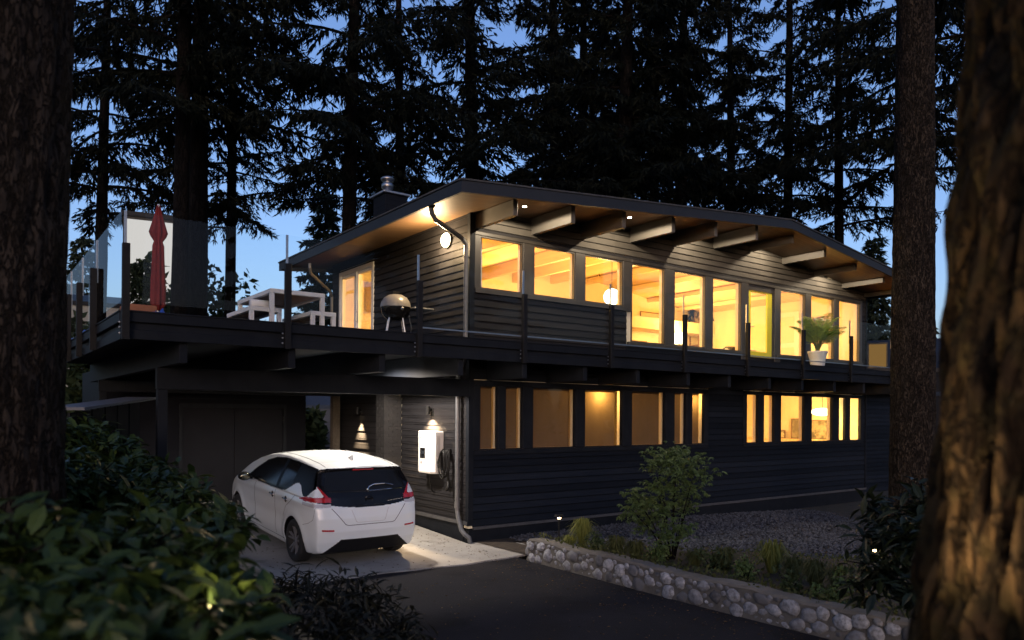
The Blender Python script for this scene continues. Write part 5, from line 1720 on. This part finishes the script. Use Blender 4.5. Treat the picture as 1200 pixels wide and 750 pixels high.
# broadleaf bush clumps in the distance
def leaf_quads(g, C, n, size, aspect=.5, flat=.3):
    dd = g.normal(0, 1, (n, 3)); dd /= np.linalg.norm(dd, axis=1)[:, None]; dd[:, 2] -= flat; dd /= np.linalg.norm(dd, axis=1)[:, None]
    pr = np.cross(dd, g.normal(0, 1, (n, 3))); pr /= np.linalg.norm(pr, axis=1)[:, None] + 1e-9
    L = size * g.uniform(.6, 1.3, n)[:, None]; W = L * aspect * .5
    return np.stack([C, C + dd * L * .45 + pr * W, C + dd * L, C + dd * L * .45 - pr * W], 1)
def bush(label, p, rx, rz, n, size, m, name='bush', seed=1, group=None, stems=True, aspect=.55):
    g = np.random.default_rng(seed)
    root = thing(name, label, name.replace('_', ' '), p, group)
    nc = 16; ctr = g.normal(0, .42, (nc, 3)) * [rx, rx, rz * .75] + [0, 0, rz * .55]
    k = g.integers(0, nc, n); rr_ = g.uniform(.18, .42, nc)[k][:, None] * np.array([[rx, rx, rz]])
    v = g.normal(0, 1, (n, 3)); v /= np.linalg.norm(v, axis=1)[:, None]; v *= g.uniform(.5, 1, (n, 1)) ** .5
    C = ctr[k] + v * rr_; C[:, 2] = np.maximum(C[:, 2], .03)
    Q = leaf_quads(g, C, n, size, aspect).reshape(-1, 3) + np.array(p)
    mb = MB(); mb.addnp(Q, np.arange(len(Q)).reshape(-1, 4)); mb.build('foliage', m, root, fixn=False)
    if stems:
        mb = MB()
        for c in ctr: mb.tube([Vector(p), Vector(p) + Vector(c) * .5 + Vector((0, 0, .1 * rz)), Vector(p) + Vector(c)], [.02 * rx + .006, .012 * rx + .004, .004], 5)
        mb.build('stems', M['bark'], root)
    return root
M['bushleaf'] = leafmat('olive_bush_leaf', (.03, .05, .02), (.06, .085, .035), .6, .2, .2)
for u_, D, rx, rz, lb in [(238, 33, 2.6, 6.6, 'rounded broadleaf tree low behind the bare trunks'), (366, 27, .6, 2.3, 'dark bush in front of the grey-roofed house'), (300, 36, 2.4, 5.2, 'rounded broadleaf bush behind the white table'), (160, 22, 1.2, 5.4, 'loose dark bush in front of the bright neighbouring window'), (95, 24, 1.5, 3.4, 'rounded bush behind the side railing')]:
    p = spot(u_, 486, D=D); bush(lb, (p.x, p.y, -.1), rx, rz, 5200, .34, M['bushleaf'], 'broadleaf_bush', int(u_), 'distant broadleaf bushes')

# ---- the three near trunks
def big_tree(label, p, r0, H, seed, m, n, rows, rough, ridges, crown_kind=None, lean=(0, 0), z0=-.3, flare=.35, up_only=0, depth=.03):
    root = thing('conifer_tree', label, 'tree', p, 'big trunks near the viewpoint')
    mb = MB(); rings = []
    for i in range(rows + 1):
        t = i / rows; z = z0 + (H - z0) * t ** 1.35
        r = r0 * (1 - .42 * z / H) + r0 * flare * math.exp(-max(0, z) / (r0 * 2.0))
        ring = []
        for k in range(n):
            a = 2 * math.pi * k / n; ca, sa = math.cos(a), math.sin(a)
            w = mnoise.noise(Vector((ca * 1.2, sa * 1.2, z * .35 + seed)))
            f1 = mnoise.noise(Vector((ca * ridges + w, sa * ridges, z * 1.9 + seed)))
            f2 = mnoise.noise(Vector((ca * ridges * 2.3, sa * ridges * 2.3 + w, z * 4.0 + seed * 2)))
            plate = .5 - min(1.0, abs(f1) * 3.2) ** .6 * -1 - 1.0 + .35 * mnoise.noise(Vector((ca * ridges * .8, sa * ridges * .8, z * 2.6 + seed * 3)))
            rr_ = r * (1 + rough * w) + depth * plate + depth * .45 * f2
            ring.append((p[0] + lean[0] * z / H + rr_ * ca, p[1] + lean[1] * z / H + rr_ * sa, p[2] + z))
        rings.append(ring)
    mb.loft(rings, True)
    t = mb.build('trunk', m, root, smooth=True)
    return root
def near_crown(root, p, H, base, rmax, seed, nb):
    cr, li = conifer_mesh(seed, H, base, rmax, nb, .3, .8, .34, .065, .1)
    for q in (cr, li): q.V = [v + np.array(p) for v in q.V]
    li.build('limbs', M['bark'], root, fixn=False); cr.build('crown', M['needles'], root, fixn=False)
M['barkI'] = barkmat('brown_scaly_bark', (.022, .018, .015), (.048, .039, .031), None, 9, 1.0, 17)
M['barkA'] = barkmat('grey_furrowed_bark', (.016, .0135, .012), (.036, .030, .026), None, 8, 1.0, 15)
M['barkJ'] = barkmat('mossy_orange_bark', (.030, .019, .010), (.080, .050, .023), (.046, .034, .015), 14, 1.0, 12)
pI = spot(1069, 560, D=14); I = big_tree('big brown scaly trunk in front of the right end of the house', (pI.x, pI.y, .05), .385, 22, 4, M['barkI'], 120, 260, .04, 8, flare=.10, depth=.022)
near_crown(I, (pI.x, pI.y, .05), 24, 11.5, 4.0, 61, 44)
pA = spot(-34, 560, D=5.0); A = big_tree('massive dark furrowed trunk at the left edge of the view', (pA.x, pA.y, .55), .50, 24, 9, M['barkA'], 110, 200, .05, 6, flare=.10, lean=(.5, -.4))
near_crown(A, (pA.x, pA.y, .55), 26, 9.5, 4.6, 62, 40)
pJ = spot(1322, 560, D=2.15); J = big_tree('mossy orange-brown near trunk at the right edge of the view', (pJ.x, pJ.y, .15), .56, 24, 13, M['barkJ'], 260, 420, .10, 6, flare=.42, lean=(1.2, -.9), depth=.075)
near_crown(J, (pJ.x, pJ.y, .15), 26, 10, 4.6, 63, 36)

# ================================================================== SHRUBS AND BED PLANTS
def big_leaves(g, base, dirs, L, W, fold=.18, curl=.25):
    """pointed oval leaves with a fold along the midrib: 9 vertices, 8 faces each"""
    n = len(base)
    d = dirs / np.linalg.norm(dirs, axis=1)[:, None]
    s = np.cross(d, np.array([0, 0, 1.0]) + g.normal(0, .25, (n, 3))); s /= np.linalg.norm(s, axis=1)[:, None] + 1e-9
    u = np.cross(s, d)
    L = L[:, None]; W = W[:, None]
    def P(t, w, h): return base + d * L * t + s * W * w * .5 + u * L * (h - curl * t * t)
    V = np.stack([P(0, 0, 0), P(.28, .85, fold * .25), P(.28, 0, 0), P(.28, -.85, fold * .25), P(.62, .95, fold * .3), P(.62, 0, 0), P(.62, -.95, fold * .3), P(1, 0, 0)], 1)
    q = np.array([(0, 2, 1, 1), (0, 3, 2, 2)])
    T = np.array([(0, 2, 1), (0, 3, 2), (4, 5, 7), (5, 6, 7)]); Q = np.array([(1, 2, 5, 4), (2, 3, 6, 5)])
    return V.reshape(-1, 3), T, Q
def add_leaves(mb, g, base, dirs, L, W, fold=.18, curl=.25):
    V, T, Q = big_leaves(g, base, dirs, L, W, fold, curl); n = len(base)
    off = (np.arange(n) * 8)[:, None, None]
    st = mb.n
    mb.addnp(V, (T[None] + off).reshape(-1, 3))
    mb.F.append((Q[None] + off).reshape(-1, 4) + st)

def clump_shrub(name, label, cat, base, clumps, per, L, asp, m, seed, group=None, whorl=7, stem_r=.012, out=.55, upb=.35):
    """leaves sit in whorls at twig ends over several rounded clumps"""
    g = np.random.default_rng(seed)
    root = thing(name, label, cat, base, group)
    mb = MB(); st = MB(); B, Dv = [], []
    for (c, r) in clumps:
        c = np.array(c); k = int(per * (r / .5) ** 2) + (12 if name == 'laurel_hedge' else 0)
        v = g.normal(0, 1, (k, 3)); v /= np.linalg.norm(v, axis=1)[:, None]; v[:, 2] = np.abs(v[:, 2]) * .9 - .25 * g.random(k)
        tips = c + v * r * g.uniform(.55, 1.05, (k, 1)) * np.array([1, 1, .85])
        for i in range(k):
            if i % 4 == 0: st.tube([Vector(c - np.array([0, 0, r * .5])), Vector((c + tips[i]) / 2), Vector(tips[i])], [stem_r, stem_r * .7, stem_r * .4], 4, False)
            ph = g.uniform(0, 6.28)
            n = v[i] * out + np.array([0, 0, upb]); n /= np.linalg.norm(n)
            t1 = np.cross(n, [0, .3, 1.0]); t1 /= np.linalg.norm(t1) + 1e-9; t2 = np.cross(n, t1)
            for j in range(whorl):
                a = ph + j * 2.4
                B.append(tips[i] - n * .03 * j * (L / .12)); Dv.append(n * g.uniform(.25, .75) + t1 * math.cos(a) + t2 * math.sin(a))
    B = np.array(B); Dv = np.array(Dv); Ls = L * g.uniform(.65, 1.2, len(B))
    add_leaves(mb, g, B, Dv, Ls, Ls * asp)
    mb.build('foliage', m, root, smooth=False, fixn=False)
    st.build('stems', M['bark'], root, fixn=False)
    return root
M['laurel'] = leafmat('laurel_leaf', (.015, .032, .009), (.042, .066, .016), .42, .15, .25)
M['rhodo'] = leafmat('rhododendron_leaf', (.006, .011, .006), (.014, .022, .010), .45, .10, .25)
M['darkleaf'] = leafmat('dark_narrow_leaf', (.006, .008, .006), (.016, .018, .013), .5, .08, .2)
HC = [(75, 515, 9.4, .6), (50, 530, 8.4, .75), (105, 535, 9.0, .6), (135, 550, 8.4, .55), (165, 570, 7.8, .52), (190, 585, 7.2, .48), (215, 605, 6.6, .45), (238, 628, 6.1, .40), (120, 600, 7.0, .65), (70, 600, 6.6, .75), (20, 585, 6.4, .7),
      (180, 650, 5.6, .55), (232, 672, 5.2, .40), (120, 665, 5.2, .6), (60, 670, 4.8, .6), (5, 660, 4.6, .6), (262, 700, 4.6, .32), (215, 720, 4.2, .40), (150, 725, 4.0, .45), (90, 735, 3.7, .45), (30, 735, 3.5, .45), (275, 742, 3.9, .27), (190, 765, 3.4, .36), (120, 780, 3.1, .36), (50, 790, 2.9, .36), (250, 790, 3.3, .28)]
near = lambda D: 1 - .30 * min(1, max(0, (6.6 - D) / 1.4))
cl = [(tuple(spot(u_, v_, D=D * near(D))), r * near(D)) for u_, v_, D, r in HC]
hb = spot(140, 640, D=6)
clump_shrub('laurel_hedge', 'thick glossy laurel hedge filling the lower left of the view', 'hedge', (hb.x, hb.y, .4), cl, 66, .150, .42, M['laurel'], 5, whorl=7)
DC = [(345, 690, 6.9, .30), (385, 695, 6.6, .34), (430, 705, 6.3, .34), (335, 725, 6.0, .32), (385, 735, 5.7, .36), (440, 745, 5.6, .36), (300, 720, 6.2, .30), (470, 735, 6.0, .24), (480, 760, 5.5, .26), (340, 770, 5.0, .35), (420, 785, 4.8, .35)]
cl = [(tuple(spot(u_, v_, D=D)), r) for u_, v_, D, r in DC]
db = spot(400, 740, D=6)
clump_shrub('rhododendron', 'dark narrow-leaved shrub at the edge of the asphalt in front of the car', 'shrub', (db.x, db.y, .0), cl, 60, .15, .20, M['darkleaf'], 6, whorl=8)
RC = [(1050, 605, 7.6, .36), (1078, 592, 7.4, .32), (1026, 632, 7.4, .30), (1060, 640, 7.0, .42), (1090, 640, 6.8, .4), (1035, 665, 6.9, .36), (1065, 690, 6.5, .36), (1012, 685, 7.0, .22), (1022, 590, 7.8, .14)]
cl = [(tuple(spot(u_, v_, D=D)), r) for u_, v_, D, r in RC]
rb = spot(1050, 720, D=6.8)
clump_shrub('rhododendron', 'dark broad-leaved shrub below the big scaly trunk at the right', 'shrub', (rb.x, rb.y, .2), cl, 42, .20, .30, M['rhodo'], 7, whorl=7)

# airy small maple-like shrub in front of the gravel
sb = spot(788, 656, Z=.27)
root = thing('ornamental_shrub', 'airy light green shrub standing between the stone wall and the gravel', 'shrub', (sb.x, sb.y, .2))
g = np.random.default_rng(44); st = MB(); B, Dv = [], []
Ds = (Vector((sb.x, sb.y, 0)) - Vector((CAM[0], CAM[1], 0))).dot(Vector((FW[0], FW[1], 0)))
blobs = [(792, 545, .42), (770, 540, .30), (815, 548, .36), (790, 530, .25), (760, 590, .32), (740, 597, .24), (775, 600, .30), (800, 590, .28), (790, 570, .28), (812, 575, .22), (755, 612, .24), (780, 625, .28), (800, 620, .25), (742, 578, .16), (770, 570, .22)]
for u_, v_, r in blobs:
    c = np.array(spot(u_, v_, D=Ds + g.uniform(-.25, .25)))
    st.tube([Vector((sb.x, sb.y, .15)), Vector((sb.x, sb.y, .2)).lerp(Vector(c), .5) + Vector((0, 0, .08)), Vector(c)], [.014, .009, .004], 5, False)
    k = int(80 * (r / .3) ** 1.6)
    v = g.normal(0, 1, (k, 3)); v /= np.linalg.norm(v, axis=1)[:, None]
    tips = c + v * r * g.uniform(.2, 1.05, (k, 1)) * np.array([1, 1, .7])
    for i in range(k):
        ph = g.uniform(0, 6.28)
        for j in range(6):
            a = ph + (j - 2.5) * .5
            B.append(tips[i]); Dv.append(np.array([math.cos(a), math.sin(a), g.uniform(-.7, .1)]))
B = np.array(B); Dv = np.array(Dv); Ls = g.uniform(.045, .085, len(B))
mb = MB(); add_leaves(mb, g, B, Dv, Ls, Ls * .30)
M['maple'] = leafmat('light_green_leaf', (.06, .10, .035), (.12, .18, .06), .5, .3, .3)
mb.build('foliage', M['maple'], root, fixn=False); st.build('stems', M['bark'], root, fixn=False)

def grass_tuft(label, p, h, n, spread, m, seed, group):
    g = np.random.default_rng(seed)
    root_mb = MB()
    for k in range(n):
        a = g.uniform(0, 6.28); rr_ = spread * g.uniform(.2, 1); hh = h * g.uniform(.6, 1.1)
        b0 = np.array(p) + np.array([math.cos(a), math.sin(a), 0]) * g.uniform(0, .05)
        tip = b0 + np.array([math.cos(a) * rr_, math.sin(a) * rr_, hh * g.uniform(.25, .9)])
        mid = b0 + np.array([math.cos(a) * rr_ * .4, math.sin(a) * rr_ * .4, hh])
        s = np.array([-math.sin(a), math.cos(a), 0]) * .006
        root_mb.add([b0 - s, b0 + s, mid + s, mid - s, tip], [(0, 1, 2, 3), (3, 2, 4)])
    o = root_mb.build('ornamental_grass', m, None, org=p, fixn=False); o.location = p
    return tag(o, label, 'grass', group)
M['grassy'] = leafmat('yellow_green_grass', (.11, .13, .03), (.20, .21, .05), .6, .3, .2)
M['grassd'] = leafmat('olive_grass', (.05, .06, .02), (.09, .10, .035), .6, .3, .2)
GG = 'ornamental grass tufts in the planting bed'
TUFT = [(683, 640, .42, 260, .30, 'grassy', 'bright yellow-green grass tuft lit by the path light'), (722, 652, .30, 200, .28, 'grassd', 'low olive grass tuft next right of the lit yellow-green one'), (668, 640, .18, 150, .22, 'grassy', 'tiny yellow-green grass tuft at the foot of the path light'),
        (745, 655, .26, 200, .25, 'grassd', 'low grass tuft at the left foot of the airy shrub'), (905, 672, .42, 280, .34, 'grassy', 'arching yellow-green grass tuft in the middle of the bed'), (850, 668, .30, 200, .26, 'grassd', 'olive grass tuft right of the airy shrub'),
        (955, 690, .34, 220, .30, 'grassd', 'olive grass tuft near the dark broad-leaved shrub'), (930, 680, .30, 200, .28, 'grassd', 'olive grass tuft just right of the arching one'), (985, 700, .36, 220, .30, 'grassd', 'olive grass tuft beneath the dark broad-leaved shrub'), (815, 664, .22, 180, .24, 'grassd', 'short grass tuft at the right foot of the airy shrub')]
for k, (u_, v_, h, n, sp, m, lb) in enumerate(TUFT):
    p = spot(u_, v_, Z=.26); grass_tuft(lb, (max(.2, p.x), p.y, .24), h, n, sp, M[m], 70 + k, GG)
BG = 'small leafy plants in the planting bed'
for k, (u_, v_, lb) in enumerate([(835, 668, 'small leafy plant left of the arching grass tuft'), (875, 680, 'small leafy plant at the wall below the arching grass tuft'), (925, 695, 'small leafy plant behind the wall right of the arching grass'), (770, 658, 'small leafy plant under the airy shrub'), (700, 645, 'small leafy plant beside the lit grass tuft'), (980, 705, 'small leafy plant at the far right end of the visible wall')]):
    p = spot(u_, v_, Z=.26); bush(lb, (max(.22, p.x), p.y, .22), .20, .26, 420, .055, M['maple'] if k % 2 else M['bushleaf'], 'bedding_plant', 90 + k, BG, True, .6)
# creeping ground cover under the tufts
g = np.random.default_rng(8); n = 5200
x = np.where(g.random(n) < .12, g.uniform(-.04, .3, n), g.uniform(.2, 4.2, n)); yv = g.uniform(-8, -1.85, n)
e = np.interp(yv, [-12, -6, -4.2, -3.0, -2.2, -1.5], [4.4, 4.0, 2.9, 1.7, .9, .4])
kk = x < e; x, yv = x[kk], yv[kk]; n = len(x)
C = np.stack([x, yv, np.where(x < .2, .345, bed_h(x, yv)) + g.uniform(.0, .05, n)], 1)
Q = leaf_quads(g, C, n, .06, .5, -.6).reshape(-1, 3)
mb = MB(); mb.addnp(Q, np.arange(len(Q)).reshape(-1, 4))
o = mb.build('ground_cover', M['grassd'], None, fixn=False); o['kind'] = 'stuff'; o['label'] = 'low creeping ground cover on the planting bed'; o['category'] = 'ground cover'

# path lights
def path_light(label, p, h=.36):
    root = thing('path_light', label, 'path light', p, 'low bronze path lights')
    mb = MB(); mb.tube([p, (p[0], p[1], p[2] + h)], .012, 8); mb.build('stem', M['black'], root)
    mb = MB(); mb.lathe([(.001, h + .040), (.070, h + .030), (.080, h + .0), (.072, h - .004), (.001, h + .004)], p, 'z', 18); mb.build('hood', M['postblack'], root)
    mb = MB(); mb.lathe([(.001, h - .032), (.026, h - .032), (.026, h + .0), (.001, h + .002)], p, 'z', 12); mb.build('lens', M['glow'], root)
    return root
p = spot(655, 633, Z=.28); PL1 = (p.x, p.y, .26)
pl1 = path_light('low path light standing behind the near end of the stone wall', PL1, .40)
p = spot(1026, 652, D=7.2); PL2 = (p.x, p.y, p.z - .32)
pl2 = path_light('low path light hidden in the dark broad-leaved shrub', PL2, .40)
p = spot(985, 800, D=2.25); SPP = p.copy()
SPT = spot(1128, 330, D=1.75)
sp = thing('garden_spotlight', 'small garden uplight at the foot of the mossy near trunk', 'spotlight', (p.x, p.y, p.z - .4))
dv_ = (SPT - p).normalized()
mb = MB(); mb.tube([(p.x, p.y, p.z - .9), (p.x, p.y, p.z - .02)], .012, 8); mb.build('stake', M['black'], sp)
mb = MB(); mb.tube([p - dv_ * .10, p - dv_ * .06, p + dv_ * .03], [.02, .038, .042], 14); mb.build('housing', M['postblack'], sp)
mb = MB(); mb.tube([p + dv_ * .031, p + dv_ * .036], .034, 14); mb.build('lens', M['glow'], sp)
p3 = spot(272, 728, D=2.9); PL3 = (p3.x, p3.y, p3.z - .3)
pl3 = path_light('low path light buried in the laurel hedge at the bottom of the view', PL3, .30)
# wooden utility pole with stays beyond the left side of the deck
p = spot(98, 486, D=24)
pole = thing('utility_pole', 'pale grey pole with stay wires seen below the left end of the deck', 'pole', (p.x, p.y, -.1))
mb = MB(); mb.tube([(p.x, p.y, -.1), (p.x, p.y, 4.2)], .13, 12); mb.build('shaft', M['metalcap'], pole)
mb = MB()
for k in range(2): mb.tube([(p.x, p.y, 4.0 - .5 * k), (p.x + 1.2, p.y - .6, 2.2 - .5 * k), (p.x + 2.4, p.y - 1.2, .2)], .018, 5)
mb.build('stay_wire', M['steel'], pole)
# water butt / tub outside the back of the carport
p = spot(366, 520, Y=8.5)
mb = MB(); mb.lathe([(.001, 0), (.26, 0), (.30, .9), (.32, .92), (.32, .96), (.27, .96), (.26, .9), (.001, .9)], (p.x, 8.5, .3), 'z', 22)
single(mb, 'garden_tub', mat('pale_blue_tub', (.30, .34, .42), .5, (.26, .30, .38), 5), 'pale blue-grey tub standing behind the carport', 'tub', (p.x, 8.5, .3))

# fallen needles and leaves on the drive
g = np.random.default_rng(77); n = 6000
x = g.uniform(-4.2, -.2, n); y = g.uniform(-9, 1.5, n)
edge = np.minimum(x + 4.2, -.2 - x); keep = (g.random(n) < np.exp(-edge / .45) + .12); x, y = x[keep], y[keep]; n = len(x)
z = np.where(y > -1.5, np.maximum(0, y) * SLOPE + .003, -.004)
C = np.stack([x, y, z], 1); a = g.uniform(0, 6.28, n); L = g.uniform(.015, .05, n); W = L * g.uniform(.15, .6, n)
d = np.stack([np.cos(a), np.sin(a), 0 * a], 1); pr = np.stack([-np.sin(a), np.cos(a), 0 * a], 1)
up = np.array([0, 0, .006])
Q = np.stack([C, C + d * (L * .5)[:, None] + pr * W[:, None] * .5 + up, C + d * L[:, None], C + d * (L * .5)[:, None] - pr * W[:, None] * .5 + up], 1).reshape(-1, 3)
mb = MB(); mb.addnp(Q, np.arange(len(Q)).reshape(-1, 4))
o = mb.build('leaf_litter', leafmat('dry_leaf', (.04, .028, .014), (.19, .12, .05), .8, 0, .1), None, fixn=False); o['kind'] = 'stuff'; o['label'] = 'fallen needles and dry leaves along the edges of the drive'; o['category'] = 'litter'

# far-off wood closing the horizon round the house
g = np.random.default_rng(123); Q = []
for k in range(210):
    a = math.radians(53.4) + g.uniform(-1.9, 1.9); d = g.uniform(62, 120)
    bx, by = CAM[0] + d * math.cos(a), CAM[1] + d * math.sin(a); Ht = g.uniform(6.5, 12.5) * d / 90; R0 = Ht * g.uniform(.16, .24)
    n = 300
    f = g.random(n) ** .8; ang = g.uniform(0, 6.28, n); rr_ = R0 * (1 - f) * g.uniform(.35, 1.1, n)
    C = np.stack([bx + rr_ * np.cos(ang), by + rr_ * np.sin(ang), -.3 + Ht * f], 1)
    dd = np.stack([np.cos(ang), np.sin(ang), g.uniform(-1.1, -.1, n)], 1) + g.normal(0, .3, (n, 3)); dd /= np.linalg.norm(dd, axis=1)[:, None]
    pr = np.cross(dd, g.normal(0, 1, (n, 3))); pr /= np.linalg.norm(pr, axis=1)[:, None] + 1e-9
    L = Ht * .11 * g.uniform(.6, 1.4, n)[:, None]
    Q.append(np.stack([C, C + dd * L * .5 + pr * L * .26, C + dd * L, C + dd * L * .5 - pr * L * .26], 1))
Q = np.concatenate(Q).reshape(-1, 3)
mb = MB(); mb.addnp(Q, np.arange(len(Q)).reshape(-1, 4))
o = mb.build('woods', M['needles2'], None, fixn=False); o['kind'] = 'stuff'; o['label'] = 'far-off dark conifer wood along the horizon'; o['category'] = 'woods'
# ================================================================== LIGHT
WARM = (1.0, .53, .13)
WARM2 = (1.0, .70, .38)
LS = 1.42      # lamp level
_lamp = lamp
def lamp(n, k, loc, p_, *a, **kw): return _lamp(n, k, loc, p_ * LS, *a, **kw)
# living room upstairs
for x, y, z, w in ((1.6, 2.6, 5.2, 95), (4.6, 1.3, 5.0, 105), (5.4, 3.6, 5.0, 65), (8.4, 2.4, 5.3, 62), (11.3, 3.4, 5.0, 55), (12.6, 1.2, 4.6, 22)):
    lamp('room_light', 'POINT', (x, y, z), w, WARM, None, .15)
lamp('room_light', 'POINT', (f0.x, 4.9, ZD + 1.6), 60, WARM, None, .12)
# lower rooms
lamp('room_light', 'POINT', (3.30, .33, 2.74), 17, WARM, None, .06)
lamp('room_light', 'POINT', (6.28, .34, 2.66), 9, WARM, None, .06)
lamp('room_light', 'POINT', (1.6, 3.2, 2.6), 3, WARM, None, .1)
lamp('room_light', 'POINT', (G3.x, max(.6, G3.y), 2.20), 55, WARM, None, .2)
lamp('room_light', 'POINT', (10.2, 3.0, 2.9), 100, WARM, None, .15)
# eave globe, soffit lights, wall lamps, path lights
lamp('eave_light', 'POINT', (-.34, .74, 5.47), 55, WARM2, None, .12)
for r in cans:
    lamp('soffit_light', 'SPOT', (r.location.x, r.location.y, r.location.z - .03), 36 if r.location.y < -.7 else 30, (1, .80, .55), None, .03, aim=(r.location.x, r.location.y + .01, 0), angle=176, blend=.12)
lamp('carport_light', 'SPOT', (-1.60, .90, 3.19), 185, (1, .87, .75), None, .07, aim=(-1.60, .90, 0), angle=168, blend=.35)
lamp('wall_light', 'SPOT', (-.135, 1.27, 2.28), 150, (1, .70, .40), None, .02, aim=(-.20, 1.22, 0), angle=120, blend=.7)
lamp('wall_light', 'SPOT', (-.135, 4.42, 2.28), 420, WARM2, None, .015, aim=(-.08, 4.42, 0), angle=66, blend=.9)
lamp('path_lamp', 'POINT', (PL1[0], PL1[1], PL1[2] + .375), 30, WARM2, None, .02)
lamp('spot_lamp', 'SPOT', SPP + dv_ * .05, 34, WARM2, None, .03, aim=SPT, angle=100, blend=.8)
lamp('path_lamp', 'POINT', (PL2[0], PL2[1], PL2[2] + .37), 1.6, WARM2, None, .02)
lamp('path_lamp', 'POINT', (PL3[0], PL3[1], PL3[2] + .34), 9, WARM2, None, .02)

# dusk sky
w = bpy.data.worlds.new('World'); sc.world = w; w.use_nodes = True
t = w.node_tree; bg = t.nodes['Background']
sky = t.nodes.new('ShaderNodeTexSky'); sky.sky_type = 'NISHITA'; sky.sun_disc = False
SUN_EL, SUN_AZ = 8.0, 217.0
sky.sun_elevation = rad(SUN_EL); sky.sun_rotation = rad(SUN_AZ); sky.ozone_density = 3.2; sky.air_density = 1.0; sky.dust_density = 2.6
tint = mixcol(t, 1.0, (1, 1, 1), (1, 1, 1))
mul = t.nodes.new('ShaderNodeMix'); mul.data_type = 'RGBA'; mul.blend_type = 'MULTIPLY'; mul.inputs[0].default_value = 1
t.links.new(sky.outputs[0], mul.inputs[6]); mul.inputs[7].default_value = (1.02, .88, .99, 1)
t.links.new(mul.outputs[2], bg.inputs[0]); bg.inputs[1].default_value = .132
s = bpy.data.lights.new('sun', 'SUN'); s.energy = .05; s.angle = rad(12); s.color = (.75, .82, 1)
so_ = bpy.data.objects.new('sun', s); COL.objects.link(so_)
# compass: sun_rotation turns clockwise from +Y
az = rad(SUN_AZ); dirv = Vector((math.sin(az) * math.cos(rad(SUN_EL)), math.cos(az) * math.cos(rad(SUN_EL)), math.sin(rad(SUN_EL))))
so_.rotation_euler = (-dirv).to_track_quat('-Z', 'Y').to_euler()

# ================================================================== CAMERA
cd = bpy.data.cameras.new('camera'); cam = bpy.data.objects.new('camera', cd); COL.objects.link(cam); sc.camera = cam
cd.sensor_fit = 'HORIZONTAL'; cd.sensor_width = 36; cd.lens = FOC / 1200 * 36; cd.shift_y = (486 - 375) / 1200
cd.clip_start = .05; cd.clip_end = 2000
R3 = Vector((RT[0], RT[1], 0)); F3 = Vector((FW[0], FW[1], 0)); U3 = Vector((0, 0, 1))
cr_ = R3 * math.cos(ROLL) + U3 * math.sin(ROLL); cu_ = U3 * math.cos(ROLL) - R3 * math.sin(ROLL)
mx_ = Matrix((cr_, cu_, -F3)).transposed().to_4x4(); mx_.translation = Vector(CAM)
cam.matrix_world = mx_
cd.dof.use_dof = True; cd.dof.focus_distance = 13.5; cd.dof.aperture_fstop = 1.3

vs = sc.view_settings; vs.view_transform = 'Standard'; vs.look = 'None'; vs.exposure = 1.18; vs.gamma = 1; vs.use_curve_mapping = False
sc.render.engine = 'CYCLES'
c = sc.cycles; c.use_denoising = True; c.max_bounces = 7; c.diffuse_bounces = 4; c.glossy_bounces = 4; c.transmission_bounces = 4; c.transparent_max_bounces = 24
c.sample_clamp_indirect = 6; c.use_light_tree = True; c.caustics_reflective = False; c.caustics_refractive = False
